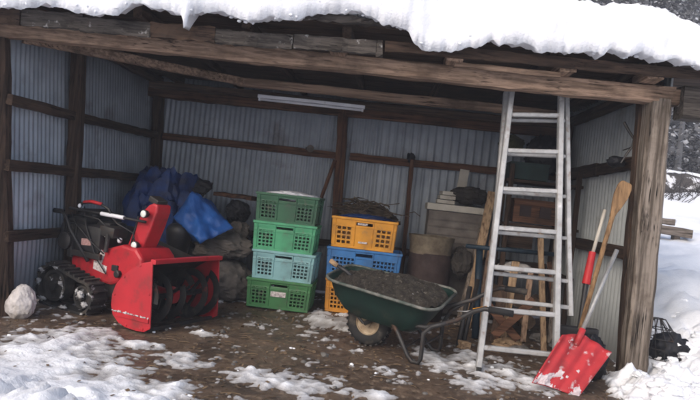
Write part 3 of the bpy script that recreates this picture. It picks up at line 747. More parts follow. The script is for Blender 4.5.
w = .615
x0 = xs(246, 306, Yc)
stack = (('bottom green crate of the left stack, standing on the bare soil', 'crate_green', 0, .0), ('turquoise blue crate, second from the ground in the left stack', 'crate_turq', .012, -.02),
         ('bright green crate directly on top of the turquoise one', 'crate_bright', -.005, .015), ('dark green topmost crate holding crumpled white plastic', 'crate_dark', -.012, -.01))
for i, (lb, mt, dx, rz) in enumerate(stack):
    t, a, b = crate(lb, x0 + w / 2 + dx, Yc + .01 * (i % 2), i * hc + .012, w + (.02 if i == 0 else 0), .43, hc + .004, mt, rz)
    if i == 0:
        mb = MB(); mb.box((-.0, -b * .985 - .010, .15), (.15, .004, .05)); mb.build('label_plate', 'decal', t)
ct = Vector((x0 + w / 2, Yc + .22, 4 * hc))
mb = MB(); mb.blob((ct.x, ct.y, ct.z + .0), (.275, .185, .05), .35, 2.2, 4, 4, ridged=True)
single(mb, 'plastic_sheet', 'white_plastic', 'crumpled white plastic inside the topmost dark green crate', 'plastic', (ct.x, ct.y, ct.z - .09), smooth=True)
Y2 = 6.12
crate('amber crate at the bottom of the right stack behind the wheelbarrow', xs(324, 305, Y2) + .35, Y2 + .01, .012, .70, .44, .345, 'crate_amber', .0)
crate('blue crate in the right stack, between the amber and yellow crates', xs(327, 262, Y2) + .372, Y2 - .02, .355, .745, .48, .325, 'crate_blue', .01)
tY, a, b = crate('yellow topmost crate of the right stack with dry stalks behind', xs(331, 240, Y2) + .325, Y2, .68, .655, .43, .315, 'crate_yellow', -.015, wide=True)
mb = MB(); mb.box((-.02, -b - .012, .315 - .058), (.10, .004, .02)); mb.box((.0, -b * .98 - .012, .07), (.09, .004, .018)); mb.build('label_plate', 'decal', tY)
q = at(368, 214, y=Y2 + .22)
mb = MB(); mb.blob((q.x, q.y, .99), (.27, .17, .045), .35, 2, 4, 6, ridged=True)
single(mb, 'blue_cloth', 'tarp_dark', 'dark blue cloth filling the top of the yellow crate', 'cloth', (q.x, q.y, .93), smooth=True)
mb = MB(); r2 = random.Random(3)
for k in range(110):
    c = Vector((q.x + r2.gauss(-.02, .16), q.y + .20 + r2.gauss(0, .09), 1.02 + abs(r2.gauss(0, .06)) + .02))
    an = r2.gauss(0.0, .35); L = r2.uniform(.05, .17); d = Vector((math.cos(an), r2.gauss(0, .4), math.sin(an) * .5 + r2.gauss(0, .2))).normalized()
    mid = c + Vector((0, 0, r2.uniform(.0, .05)))
    mb.tube([c - d * L, mid, c + d * L * .8], r2.uniform(.003, .008), 4)
mb.blob((q.x - .02, q.y + .2, 1.0), (.33, .15, .11), .45, 3, 4, 2)
single(mb, 'dry_stalks', 'straw', 'dark tangle of dry stalks lying behind and over the yellow crate', 'stalks', (q.x, q.y + .2, .95))

# ------------------------------------------------------------------ wheelbarrow
W = thing('wheelbarrow', 'dark green wheelbarrow with one pale hubbed wheel and black tubular handles', 'wheelbarrow', (-.06, 4.95, 0), R(-21))
def tilt(p):
    x, y, z = p; return Vector((x, y, z - .055 * (x - .2) + .17 * y))
# tray: rim loop and bottom loop with rounded corners
def loop(x0, x1, yw0, yw1, r, n=8):
    pts = []
    for (cx, cy, a0) in ((x1 - r, yw1 - r, 0), (x0 + r * 1.2, yw0 - r, 90), (x0 + r * 1.2, -yw0 + r, 180), (x1 - r, -yw1 + r, 270)):
        for k in range(n):
            a = R(a0 + 90 * k / (n - 1)); pts.append((cx + r * math.cos(a), cy + r * math.sin(a)))
    return pts
lv = [(loop(-.37, .64, .26, .31, .12), .50), (loop(-.345, .615, .24, .29, .12), .485), (loop(-.30, .565, .21, .26, .11), .40), (loop(-.22, .50, .175, .225, .10), .30), (loop(-.14, .44, .14, .19, .09), .255)]
mb = MB(); rings = [[mb.bm.verts.new(tilt((x, y, z + (.035 * sm(.1, -.35, x) if z > .45 else 0)))) for x, y in lp] for lp, z in lv]
for r0, r1 in zip(rings, rings[1:]):
    for j in range(len(r0)): mb.bm.faces.new((r0[j], r0[(j + 1) % len(r0)], r1[(j + 1) % len(r1)], r1[j]))
mb.bm.faces.new(rings[-1])
mb.build('tray', 'tray_green', W, smooth=True, angle=50, solid=.008)
mb = MB(); lp = lv[0][0] + lv[0][0][:1]
mb.tube([tilt((x, y, .50 + .035 * sm(.1, -.35, x))) for x, y in lp], .013, 8, jit=.001); mb.build('tray_rim', 'rim_worn', W, smooth=True)
# wheel
mb = MB(); wp = [(.105, -.04), (.13, -.05), (.165, -.045), (.185, -.025), (.19, 0), (.185, .025), (.165, .045), (.13, .05), (.105, .04)]
mb.lathe(wp + [wp[0]], (0, 0, .19), 40, 'y', cap=False)
for k in range(24):
    a = k * 2 * math.pi / 24; mb.box((.188 * math.cos(a), 0, .19 + .188 * math.sin(a)), (.012, .07, .022), (0, -a, 0))
wh = mb.build('tyre', 'rubber', W, smooth=True, angle=50)
mb = MB(); mb.lathe([(.112, -.030), (.095, -.038), (.085, -.015), (.04, -.02), (.035, -.055), (.012, -.055)], (0, 0, .19), 32, 'y'); mb.lathe([(.112, .030), (.095, .038), (.085, .015), (.04, .02), (.035, .055), (.012, .055)], (0, 0, .19), 32, 'y')
mb.build('hub', 'cream_hub', wh, smooth=True, angle=30)
mb = MB(); mb.tube([(0, -.10, .19), (0, .10, .19)], .011); mb.build('axle', 'dark_steel', wh)
for sy in (-1, 1):
    P = [(0, sy * .095, .19), (.10, sy * .11, .255), (.25, sy * .17, .26), (.55, sy * .22, .33), (.78, sy * .26, .43), (.90, sy * .275, .52), (.98, sy * .28, .555), (1.16, sy * .285, .555)]
    mb = MB(); mb.tube([Vector(p) + Vector((0, 0, .05 * sy * (p[0] > .3))) for p in P], .018, 10); q = mb.build('handle', 'dark_steel', W, smooth=True)
    mb = MB(); mb.tube([Vector(P[-2]) + Vector((.03, 0, .05 * sy)), Vector(P[-1]) + Vector((.02, 0, .05 * sy))], .024, 12); mb.build('grip', 'rubber', q, smooth=True)
    mb = MB(); mb.tube([(.72, sy * .25, .40 + .05 * sy), (.60, sy * .255, .33 + .03 * sy), (.545, sy * .26, .24), (.545, sy * .26, .05), (.53, sy * .26, .016), (.48, sy * .26, .014), (.44, sy * .255, .05), (.33, sy * .22, .20), (.25, sy * .18, .275)], .017, 10)
    mb.build('leg', 'dark_steel', W, smooth=True)
mb = MB(); mb.tube([(.545, -.26, .15), (.545, .26, .15)], .010); mb.tube([(.40, -.24, .10), (.40, .24, .10)], .009); mb.build('cross_brace', 'dark_steel', W)
mb = MB(); mb.tube([(-.01, -.10, .19), (-.12, -.12, .30), (-.22, -.13, .40)], .012); mb.tube([(-.01, .10, .19), (-.12, .12, .30), (-.22, .13, .44)], .012); mb.build('nose_brace', 'dark_steel', W)
# heap inside
mb = MB(); N = 60; g = []
hlp = loop(-.33, .66, .235, .28, .12)
for j in range(N + 1):
    row = []
    for i in range(N + 1):
        u = -1 + 2 * i / N; v = -1 + 2 * j / N
        # square to rounded shape
        x = .14 + .485 * u * math.sqrt(1 - .35 * v * v); y = (.232 + .055 * (x + .345) / .96) * v * math.sqrt(1 - .35 * u * u)
        e = max(0, 1 - max(abs(u), abs(v)) ** 2.2)
        z = .485 + .062 * e ** .5 * (1 + .9 * math.exp(-((u - .15) ** 2 + (v - .3) ** 2) * 3)) + .03 * fbm(Vector((x * 7, y * 7, 1)), 4) * min(1, e * 3) + .012 * fbm(Vector((x * 30, y * 30, 5)), 3)
        row.append(mb.bm.verts.new(tilt((x, y, z))))
    g.append(row)
for j in range(N):
    for i in range(N): mb.bm.faces.new((g[j][i], g[j][i + 1], g[j + 1][i + 1], g[j + 1][i]))
bmesh.ops.transform(mb.bm, matrix=Matrix.Translation(W.location) @ W.rotation_euler.to_matrix().to_4x4(), verts=mb.bm.verts)
heap = mb.build('compost_heap', 'compost', smooth=False); kind(heap, 'stuff', 'dark crumbly compost heaped in the green wheelbarrow', 'compost')
WM = Matrix.Translation(W.location) @ W.rotation_euler.to_matrix().to_4x4()
mb = MB(); hg = []
for j in range(91):
    row = []
    for i in range(91):
        u = (-1 + 2 * i / 90) * .9; v = (-1 + 2 * j / 90) * .9
        x = .14 + .485 * u * math.sqrt(1 - .35 * v * v); y = (.232 + .055 * (x + .345) / .96) * v * math.sqrt(1 - .35 * u * u)
        e = max(0, 1 - max(abs(u), abs(v)) ** 2.2)
        z = .485 + .062 * e ** .5 * (1 + .9 * math.exp(-((u - .15) ** 2 + (v - .3) ** 2) * 3)) + .03 * fbm(Vector((x * 7, y * 7, 1)), 4) * min(1, e * 3)
        m = .55 * math.exp(-((u - .35) / .5) ** 2 - ((v + .72) / .22) ** 2) - .78 + .6 * fbm(Vector((x * 14, y * 14, 3)), 4) + .25 * fbm(Vector((x * 45, y * 45, 3)), 3)
        row.append(mb.bm.verts.new(WM @ tilt((x, y, z + max(-.03, min(.012, m * .05))))))
    hg.append(row)
for j in range(90):
    for i in range(90): mb.bm.faces.new((hg[j][i], hg[j][i + 1], hg[j + 1][i + 1], hg[j + 1][i]))
kind(mb.build('snow_scraps', 'snow_grey', smooth=True), 'stuff', 'scraps of old snow on the compost in the wheelbarrow', 'snow')
a, b = at(335, 264, y=5.0), at(357, 281, y=4.93)
t = thing('hand_hoe', 'short dark tool with a brown tipped handle stuck in the compost', 'hand tool', b)
mb = MB(); mb.tube([a, a.lerp(b, .5) + Vector((0, 0, .012)), b - Vector((-.06, 0, .05))], .017, 8); mb.build('shaft', 'black_plastic', t, world=True, smooth=True)
mb = MB(); mb.tube([a + (a - b).normalized() * .05, a + (b - a) * .12], .021, 8); mb.build('tip', 'tan_wood_x', t, world=True, smooth=True)

# ------------------------------------------------------------------ ladder
def lad(u, v, yb):  return at(u, v, y=yb)
LB, RB = at(478, 372, z=0.0), at(556, 381, z=0.0)
LT, RT = at(511.5, 92, y=5.0), at(561.5, 92, y=5.0)
LT = LB + (LT - LB) * 1.03; RT = RB + (RT - RB) * 1.03
Ld = thing('aluminium_ladder', 'worn aluminium double ladder leaning on the shed front beam', 'ladder', (LB + RB) / 2)
rail = lambda a, b, w=.042, h=.065: (lambda m: (m.beam(a, b, w, h, up=(0, 1, 0), jit=0, seg=.6, ch=.15), m)[1])(MB())
fr = []
for a, b in ((LB, LT), (RB, RT)):
    q = rail(a + Vector((0, 0, .0)), b).build('rail', 'alu', Ld, world=True); fr.append(q)
    mb = MB(); mb.box(a + Vector((0, 0, .02)), (.038, .07, .045), bev=.006); mb.build('foot', 'rubber', q, world=True)
nr = 7
vs = (348, 309.5, 268, 229, 190, 152, 116.5)
for v in vs:
    # height of this rung along the left rail
    best = min((abs((lambda p: (CR.transposed() @ (p - CAMP)))(LB.lerp(LT, k / 1000)).y / -(CR.transposed() @ (LB.lerp(LT, k / 1000) - CAMP)).z * -600 + 200 - (v - 1.5)), k) for k in range(1001))[1] / 1000
    p, q = LB.lerp(LT, best), RB.lerp(RT, best)
    mb = MB(); mb.beam(p.lerp(q, .02), q.lerp(p, .02), .045, .036, jit=0, seg=.3, ch=.2); mb.build('rung', 'alu', Ld, world=True)
# rear section, slid up and a hand behind
o = Vector((0, .085, 0)); LD = (LT - LB).normalized()
a0, a1 = at(488, 306, y=4.75), at(506, 92, y=5.12)
b0, b1 = at(570.5, 316, y=4.75), at(566.5, 92, y=5.12)
for a, b in ((a0, a1), (b0, b1)):
    q = rail(a, b, .036, .055).build('rail', 'alu', Ld, world=True)
for v in (122, 157.5, 196, 236, 275, 299):
    f = (306 - v) / (306 - 92.0); p, q = a0.lerp(a1, f), b0.lerp(b1, f)
    mb = MB(); mb.beam(p, q, .04, .030, jit=0, seg=.3, ch=.2); mb.build('rung', 'alu', Ld, world=True)

# ------------------------------------------------------------------ red snow shovel and its neighbours
c0 = at(560, 331, y=4.46); c1 = at(583, 333, y=4.50); c2 = at(609, 348, y=4.50); c3 = at(577, 396, y=4.235); c4 = at(531, 381, y=4.235)
t = thing('snow_shovel', 'red snow shovel with a grey metal shaft leaning at the right post', 'shovel', (c3 + c4) / 2)
mb = MB(); N = 22; g = []
for j in range(N + 1):
    f = j / N; l = c0.lerp(c4, f); r = c2.lerp(c3, f); row = []
    for i in range(N + 1):
        s = i / N; p = l.lerp(r, s)
        p += Vector((0, -.05, -.02)) * ((2 * s - 1) ** 2) * (1 - f * .6)                  # raised sides
        p += Vector((0, -.012, .004)) * (math.cos(s * math.pi * 8)) * (1 - f * .6)             # ribs
        if j == 0: p += (c1 - c0.lerp(c2, .45)) * max(0, 1 - abs(s - .45) * 2.2) * .7
        row.append(mb.bm.verts.new(p))
    g.append(row)
for j in range(N):
    for i in range(N): mb.bm.faces.new((g[j][i], g[j][i + 1], g[j + 1][i + 1], g[j + 1][i]))
bl = mb.build('scoop', 'red_scoop', t, world=True, smooth=True, solid=.006)
def scoop_pt(s, f, push=0.0):
    p = c0.lerp(c4, f).lerp(c2.lerp(c3, f), s)
    p = p + Vector((0, -.05, -.02)) * ((2 * s - 1) ** 2) * (1 - f * .6) + Vector((0, -.012, .004)) * math.cos(s * math.pi * 8) * (1 - f * .6)
    return p + Vector((0, -.85, .5)) * push
mb = MB(); sg = []
for j in range(81):
    row = []
    for i in range(81):
        f = .02 + .975 * j / 80; s_ = .01 + .98 * i / 80
        m = -.50 + .85 * sm(.62, 1.0, f + .08 * math.sin(s_ * 5)) * (1 - .35 * s_) + .25 * sm(.2, .0, abs(s_ - .45) + f) + .75 * fbm(Vector((s_ * 5, f * 5, 2)), 4) + .3 * fbm(Vector((s_ * 16, f * 16, 4)), 3)
        row.append(mb.bm.verts.new(scoop_pt(s_, f, .003 + max(-.012, min(.014, m * .03)))))
    sg.append(row)
for j in range(80):
    for i in range(80): mb.bm.faces.new((sg[j][i], sg[j][i + 1], sg[j + 1][i + 1], sg[j + 1][i]))
mb.build('clinging_snow', 'scoop_snow', bl, world=True, smooth=True)['kind'] = 'stuff'
s0 = c1 + (c4 + c3 - c0 - c2) * .10; s1 = at(617, 250, y=4.66)
mb = MB(); mb.tube([s0, s1], .0155, 12); sh = mb.build('shaft', 'grey_steel', t, world=True, smooth=True)
mb = MB(); mb.tube([s0 + (s0 - s1) * .03, s0.lerp(s1, .14)], .023, 10); mb.build('socket', 'red_scoop', t, world=True, smooth=True)
# wooden paddle, blade up
t = thing('wooden_paddle', 'long wooden paddle standing blade up against the right post', 'paddle', at(581, 325, y=4.62))
p0, p1 = at(580, 330, y=4.60), at(613, 214, y=4.78)
mb = MB(); mb.tube([p0, p1, at(617, 205, y=4.79)], .0185, 10, jit=.001); mb.build('shaft', 'ash_wood_z', t, world=True, smooth=True)
ax = (at(626, 184, y=4.80) - p1); n_ = ax.normalized(); sd = Vector((n_.z, 0, -n_.x)) 
mb = MB(); pl = []
for f, wv in ((-.12, .018), (.05, .024), (.3, .042), (.6, .056), (.9, .056), (1.02, .045), (1.06, .03)): pl.append((f, wv))
mb.prism([p1 + ax * f + sd * wv + Vector((0, -.012, 0)) for f, wv in pl] + [p1 + ax * f - sd * wv + Vector((0, -.012, 0)) for f, wv in pl[::-1]], (0, .024, 0)); mb.build('blade', 'ash_wood_z', t, world=True, bevel=.006)
# pale handled brush behind
t = thing('snow_pusher', 'pale handled tool with a red socket and black blade behind the shovel', 'pusher', at(580, 335, y=4.85))
p0, p1 = at(593, 252, y=4.9), at(605, 210, y=5.0)
mb = MB(); mb.tube([p0, p1], .014, 10); mb.build('shaft', 'cream', t, world=True, smooth=True)
q0, q1 = at(592.5, 252, y=4.9), at(586, 284, y=4.86)
mb = MB(); mb.tube([q0, q1], lambda f: .027 + .006 * f, 14); mb.build('socket', 'ferrule_red', t, world=True, smooth=True, angle=40)
q2 = at(578, 338, y=4.78)
mb = MB(); mb.tube([q1, q2], .02, 10); m_ = q2; mb.box(m_ + Vector((0, .02, -.02)), (.30, .05, .22), (.2, 0, 0), bev=.02); mb.build('blade', 'black_plastic', t, world=True, smooth=True, angle=40)
c = at(592, 330, y=4.72)
mb = MB(); mb.blob((c.x, c.y + .03, .16), (.14, .12, .18), .3, 2.3, 4, 8, ridged=True, flat=.005)
single(mb, 'rubbish_bag', 'tarp_black', 'crumpled black bag stuffed between the shovel and the right post', 'bag', (c.x, c.y, 0), smooth=True)
# sickle-like tool on the right post
t0 = at(631, 132, y=4.98)
mb = MB(); pts = [at(u, v, y=5.05) for u, v in ((624, 122), (629, 131), (634, 139), (632, 147), (626, 155), (621, 163))]
mb.tube(pts, lambda f: .012 - .004 * f, 7); mb.tube([pts[3], pts[3] + Vector((-.07, 0, -.035))], .006, 6)
single(mb, 'hanging_hook', 'dark_steel', 'forked dark hook hanging beside the top of the right post', 'hook', pts[-1])
c = at(616, 162, y=5.3)
mb = MB(); mb.blob((c.x, c.y, c.z), (.07, .07, .05), .4, 2.4, 3, 3)
single(mb, 'rag', 'tarp_black', 'dark rag lying on the right wall rail', 'rag', c - Vector((0, 0, .05)), smooth=True)

# ------------------------------------------------------------------ cabinet, tub, planks and clutter at the back right
Yk = 6.85
k0, k1 = at(419, 300, y=Yk).x, at(478, 300, y=Yk).x
zt = at(450, 211, y=Yk).z
cb = thing('old_cabinet', 'low grey slatted cabinet with a pale cream top against the back wall', 'cabinet', ((k0 + k1) / 2, Yk + .2, 0))
mb = MB(); mb.box((0, 0, zt / 2), (k1 - k0, .40, zt - .02), bev=.008)
for k in range(9): mb.box((0, -.207, zt - .07 - k * .085), (k1 - k0 - .01, .02, .072 - .01 * (k % 2)), (0, .006 * (k % 3 - 1), 0))
mb.build('carcass', 'cabinet_grey', cb)
mb = MB(); mb.box((.01, -.01, zt + .033), (k1 - k0 + .07, .44, .075), bev=.01); mb.build('cabinet_top', 'cream', cb)
q = at(446, 193, y=Yk + .12)
mb = MB()
for k in range(3): mb.box((q.x + .01 * k, q.y, zt + .072 + .026 + k * .05), (.20 - .02 * k, .22, .042), (0, 0, .05 * k), bev=.006)
single(mb, 'flat_boxes', 'cream', 'short stack of flat cream boxes on the cabinet top', 'boxes', (q.x, q.y, zt + .072))
p0, p1 = at(459, 200, y=Yk + .3), at(465, 170, y=Yk + .34)
mb = MB(); mb.beam(p0, p1, .11, .03, up=(0, 1, 0), jit=.001); single(mb, 'upright_board', 'cream', 'pale upright board standing behind the brown heap on the cabinet', 'board', p0)
q = at(470, 196, y=Yk + .1)
mb = MB(); mb.blob((q.x, q.y, q.z), (.22, .16, .10), .35, 2.4, 4, 12, ridged=True); single(mb, 'brown_sack', 'sack_dark', 'dark brown sack lying on the right end of the cabinet top', 'sack', (q.x, q.y, q.z - .1), smooth=True)
q = at(430, 255, y=6.45); rt = 21.5 / 600 * 6.45
tb = thing('old_tub', 'round weathered tub with a pale rim in front of the cabinet', 'tub', (q.x, 6.45, 0))
ztb = at(431, 236, y=6.45).z
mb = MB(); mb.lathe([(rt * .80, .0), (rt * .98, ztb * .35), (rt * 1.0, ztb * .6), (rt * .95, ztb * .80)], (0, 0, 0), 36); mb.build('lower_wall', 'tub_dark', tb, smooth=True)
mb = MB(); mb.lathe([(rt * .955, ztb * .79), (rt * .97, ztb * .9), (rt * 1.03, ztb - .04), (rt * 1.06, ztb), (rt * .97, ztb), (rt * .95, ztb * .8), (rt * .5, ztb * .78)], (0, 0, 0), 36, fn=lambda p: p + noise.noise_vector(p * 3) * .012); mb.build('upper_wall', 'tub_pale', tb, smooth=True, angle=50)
for (u0, v0, u1, v1, yb, w_, mt, lb) in (
    (466, 322, 492, 192, 6.15, .085, 'tan_wood_z', 'widest tan plank leaning between tub and ladder'),
    (478, 322, 497, 205, 6.25, .055, 'beam_wood_z', 'narrow brown plank leaning just left of the ladder rail'),
    (458, 318, 482, 228, 6.2, .05, 'grey_wood_z', 'shorter greyish plank leaning left of the tan plank')):
    p0 = at(u0, v0, y=yb); p0.z = .02; p1 = at(u1, v1, y=yb + .35)
    mb = MB(); mb.beam(p0, p1, w_, .025, up=(0, 1, 0), jit=.002); single(mb, 'leaning_plank', mt, lb, 'plank', p0, 'planks leaning left of the ladder')
p0, p1 = at(476, 330, y=5.7), at(480, 246, y=5.95); p0.z = .01
mb = MB(); mb.tube([p0, p1], .035, 12); single(mb, 'blue_post', 'blue_pipe', 'dark blue post standing behind the left ladder rail', 'post', p0, smooth=True)
p0, p1 = at(466, 246, y=5.9), at(560, 255, y=5.9)
mb = MB(); mb.tube([p0, p1], .022, 10); single(mb, 'blue_bar', 'blue_pipe', 'dark blue bar running level behind the ladder rungs', 'bar', (p0 + p1) / 2, smooth=True)
for u0, v0, u1, v1, yb, lb in ((458, 346, 470, 287, 5.35, 'left dark pipe leaning beside the wheelbarrow handles'), (463, 344, 478, 280, 5.5, 'slightly taller dark pipe leaning behind the other pipe')):
    p0, p1 = at(u0, v0, z=0.02), at(u1, v1, y=yb + .2); mb = MB(); mb.tube([p0, p1], .022, 9); single(mb, 'dark_pipe', 'dark_steel', lb, 'pipe', p0, 'dark pipes by the wheelbarrow', smooth=True)
p = at(464, 345, z=.035); mb = MB(); mb.box(p, (.10, .07, .07), (0, .15, .5), bev=.008); single(mb, 'wood_offcut', 'tan_wood_x', 'small tan wooden offcut by the ladder foot', 'wood block', p - Vector((0, 0, .035)))
t = thing('hand_sickle', 'orange handled sickle caught on the left ladder rail', 'sickle', at(480, 310, y=4.40))
mb = MB(); mb.tube([at(473, 310, y=4.42), at(487, 307.5, y=4.40)], .012, 8); mb.build('handle', 'crate_yellow', t, world=True, smooth=True)
mb = MB(); mb.tube([at(474, 310, y=4.42), at(466, 311.5, y=4.43), at(457, 311, y=4.45)], lambda f: .006 - .003 * f, 6); mb.build('blade', 'grey_steel', t, world=True, smooth=True)
# bench with things behind the ladder
Yr = 6.55
b0, b1 = at(498, 300, y=Yr).x, at(566, 300, y=Yr).x
zb_ = at(530, 275, y=Yr).z; zb2 = at(530, 226, y=Yr).z; zb3 = at(530, 182, y=Yr).z
wb = thing('storage_rack', 'rough wooden rack full of clutter behind the ladder', 'rack', ((b0 + b1) / 2, Yr + .2, 0))
cx = (b0 + b1) / 2
for z_ in (zb_, zb2, zb3):
    mb = MB(); mb.box((cx, Yr + .22, z_), (b1 - b0 + .1, .46, .03)); mb.build('shelf_board', 'dark_wood_x', wb, world=True)
for x_ in (b0, b1):
    for y_ in (Yr, Yr + .44):
        mb = MB(); mb.beam((x_, y_, 0), (x_, y_, 1.75), .05, .05, up=(0, 1, 0)); mb.build('upright', 'dark_wood_z', wb, world=True)
def rbox(u0, u1, v0, v1, y, d, mat, name, label, cat, bev=.006, holes=0):
    a_, b_ = at(u0, v1, y=y), at(u1, v1, y=y); hgt = at(u0, v0, y=y).z - a_.z
    c_ = Vector(((a_.x + b_.x) / 2, y + d / 2, (a_.z + b_.z) / 2)); t = thing(name, label, cat, c_)
    mb = MB(); mb.box((0, 0, hgt / 2), (b_.x - a_.x, d, hgt), bev=bev); mb.build('box_body', mat, t)
    mb = MB(); mb.box((0, -.003, hgt - .012), (b_.x - a_.x + .014, d + .014, .026)); mb.build('box_lid', mat, t)
    for k in range(holes):
        mb = MB(); mb.box(((-.5 + k) * (b_.x - a_.x) * .46, -d / 2 - .004, hgt * .5), ((b_.x - a_.x) * .26, .012, hgt * .45)); mb.build('hole_shade_block', 'tub_dark', t)  # dark block on the face, its colour stands in for a hole's shade
rbox(510, 548, 163, 180, Yr + .02, .3, 'teal', 'teal_box', 'dull teal box on the top shelf behind the ladder', 'box')
rbox(512, 556, 200, 224, Yr + .02, .3, 'rust_wood_x', 'wooden_crate', 'reddish brown wooden crate with two dark hand holes behind the ladder', 'crate', holes=2)
rbox(505, 532, 232, 248, Yr + .08, .25, 'dark_wood_x', 'brown_box', 'plain dark brown box on the middle shelf behind the blue bar', 'box')
q = at(516, 268, y=Yr - .02); mb = MB(); mb.blob((q.x, q.y + .08, zb_ + .05), (.19, .13, .06), .3, 2.2, 4, 15, ridged=True); single(mb, 'white_bag', 'sack_white', 'pale crumpled bag lying on the lowest rack shelf', 'bag', (q.x, q.y, zb_ + .015), smooth=True)
q = at(513, 143, y=Yr + .1); mb = MB(); mb.blob((q.x, q.y + .1, q.z), (.13, .12, .10), .3, 2, 4, 16, ridged=True); single(mb, 'olive_bundle', 'olive', 'olive cloth bundle near the roof behind the ladder top', 'bundle', (q.x, q.y, q.z - .1), smooth=True)
q = at(548, 150, y=Yr + .2); mb = MB(); mb.blob((q.x, q.y + .1, q.z - .05), (.22, .15, .22), .3, 2, 4, 17, ridged=True); single(mb, 'black_cover', 'tarp_black', 'black covered bulk at the top of the rack', 'cover', (q.x, q.y, q.z - .25), smooth=True)
p0, p1 = at(545, 338, y=5.5), at(541, 232, y=5.75); p0.z = .01
mb = MB(); mb.beam(p0, p1, .05, .045, up=(0, 1, 0), jit=.002); single(mb, 'wooden_stake', 'tan_wood_z', 'slim tan wooden stake upright behind the lower ladder', 'stake', p0)
for u0, v0, u1, v1, yy, lb in ((488, 305, 518, 340, 5.42, 'dark board sloping down to the right behind the lower rungs'), (494, 336, 534, 300, 5.36, 'brown board sloping up to the right behind the lower rungs')):
    p0, p1 = at(u0, v0, y=yy), at(u1, v1, y=yy); mb = MB(); mb.beam(p0, p1, .02, .07, jit=.002); single(mb, 'crossed_board', 'rust_wood_x', lb, 'board', p0 if p0.z < p1.z else p1, 'crossed boards behind the ladder')
SC = [(503, 330, 516, 262, 5.75, .07, 'tan_wood_z', 'pale scrap board leaning upright between the log ends'), (524, 335, 531, 270, 5.8, .05, 'beam_wood_z', 'brown scrap lath leaning right of the pale scrap board'),
      (552, 330, 557, 240, 5.9, .06, 'grey_wood_z', 'grey scrap board just right of the tan stake'), (496, 328, 503, 285, 5.6, .09, 'dark_wood_z', 'wide dark scrap board beside the left ladder rail'), (560, 325, 549, 262, 5.95, .045, 'rust_wood_z', 'reddish lath leaning left against the grey scrap board')]
for u0, v0, u1, v1, yb, w_, mt, lb in SC:
    p0 = at(u0, v0, y=yb); p0.z = .015; p1 = at(u1, v1, y=yb + .2)
    mb = MB(); mb.beam(p0, p1, w_, .02, up=(.15, 1, 0), jit=.002); single(mb, 'scrap_board', mt, lb, 'board', p0, 'scrap boards behind the ladder')
# fire logs and stones on the floor
r3 = random.Random(11)
LG = [(500, 296, 6.0, .075, 'largest round log end under the white bag'), (518, 300, 6.05, .07, 'log end right of the largest log'), (535, 304, 6.1, .06, 'log end beside the wooden stake'), (508, 318, 5.95, .065, 'lower log end under the largest log'), (528, 322, 6.0, .07, 'lower log end by the foot of the stake')]
for u, v, y, r_, lb in LG:
    p = at(u, v, y=y); an = r3.uniform(-.3, .3); d = Vector((math.sin(an), math.cos(an), 0)) * .4
    mb = MB(); mb.tube([p, p + d * .5, p + d], lambda f: r_ * (1 + .06 * math.sin(f * 5)), 14, jit=.003); single(mb, 'fire_log', 'log', lb, 'log', p - Vector((0, 0, r_)), 'fire logs behind the ladder', smooth=True, angle=50)
for u, v, ra, mt, lb in ((508, 345, .11, 'tan_wood_x', 'flat brown slab lying behind the bottom rung'), (540, 338, .08, 'stone', 'grey stone beside the foot of the wooden stake'), (520, 350, .07, 'stone', 'low grey stone just left of the red scoop'), (560, 345, .07, 'stone', 'dark stone behind the red scoop')):
    p = at(u, v, z=.03); mb = MB(); mb.blob(p, (ra * 1.3, ra, ra * .55), .4, 1.6, 3, u * .1, flat=.003); single(mb, 'floor_stone' if mt == 'stone' else 'wood_slab', mt, lb, 'stone' if mt == 'stone' else 'slab', (p.x, p.y, 0), smooth=False)

# ------------------------------------------------------------------ small things on the back wall, left foot, outside
q = at(311, 149, y=YB - .05)
t = thing('wall_lamp', 'small pale lamp clamped on the back wall rail', 'lamp', q - Vector((0, 0, .04)))
mb = MB(); mb.lathe([(.02, .03), (.035, .01), (.045, -.03), (.04, -.035)], q + Vector((0, -.03, 0)), 20, 'y'); mb.build('shade', 'cabinet_grey', t, world=True, smooth=True)
mb = MB(); mb.box(q + Vector((-.03, .01, .0)), (.07, .04, .03)); mb.build('clamp', 'dark_steel', t, world=True)
q = at(411, 158, y=YB - .08); mb = MB(); mb.blob(q, (.045, .04, .06), .4, 2.4, 3, 21); single(mb, 'twine_knot', 'tarp_black', 'dark knot of twine where the thin post meets the rail', 'twine', q - Vector((0, 0, .06)), smooth=True)
q = at(20, 309, y=4.40)
mb = MB(); mb.crumple((q.x, q.y, .12), (.11, .095, .155), 23, .07, 7, .05, low=.0, fold=2.0)
for v in mb.bm.verts: v.co.x += .10 * max(0, v.co.z - .1); v.co.x = q.x + (v.co.x - q.x) * (1.15 - 1.6 * max(0, v.co.z - .06))
single(mb, 'white_sack', 'sack_white', 'dirty white sack slumped at the foot of the left front post', 'sack', (q.x, q.y, 0), smooth=True, angle=45)
# wire basket outside the right post
q = at(664, 335, z=.05); bc = Vector((2.42, 5.15, terrain(2.42, 5.15) + .06))
t = thing('mesh_crate', 'dark wire mesh basket half buried in snow behind the right post', 'basket', bc)
mb = MB()
def cage(f, k): a = k * math.pi / 9; return Vector((bc.x + (.18 - .14 * f) * math.cos(a) - .10 * f + .02 * math.sin(k * 3.7), bc.y + (.17 - .13 * f) * math.sin(a), .0 + bc.z + .32 * f))
for k in range(18): mb.tube([cage(0, k), cage(.5, k + .3), cage(1, k + .6)], .003, 5)
for f in (0, .25, .5, .75, 1): mb.tube([cage(f, k) for k in range(19)], .004, 5)
mb.build('wire_mesh', 'dark_steel', t, world=True)
mb = MB(); mb.blob((bc.x + .02, bc.y, bc.z + .07), (.17, .15, .14), .3, 2.4, 4, 31, ridged=True); single(mb, 'black_sacking', 'tarp_black', 'black sacking bundled inside the wire basket in the snow', 'sacking', bc, smooth=True)
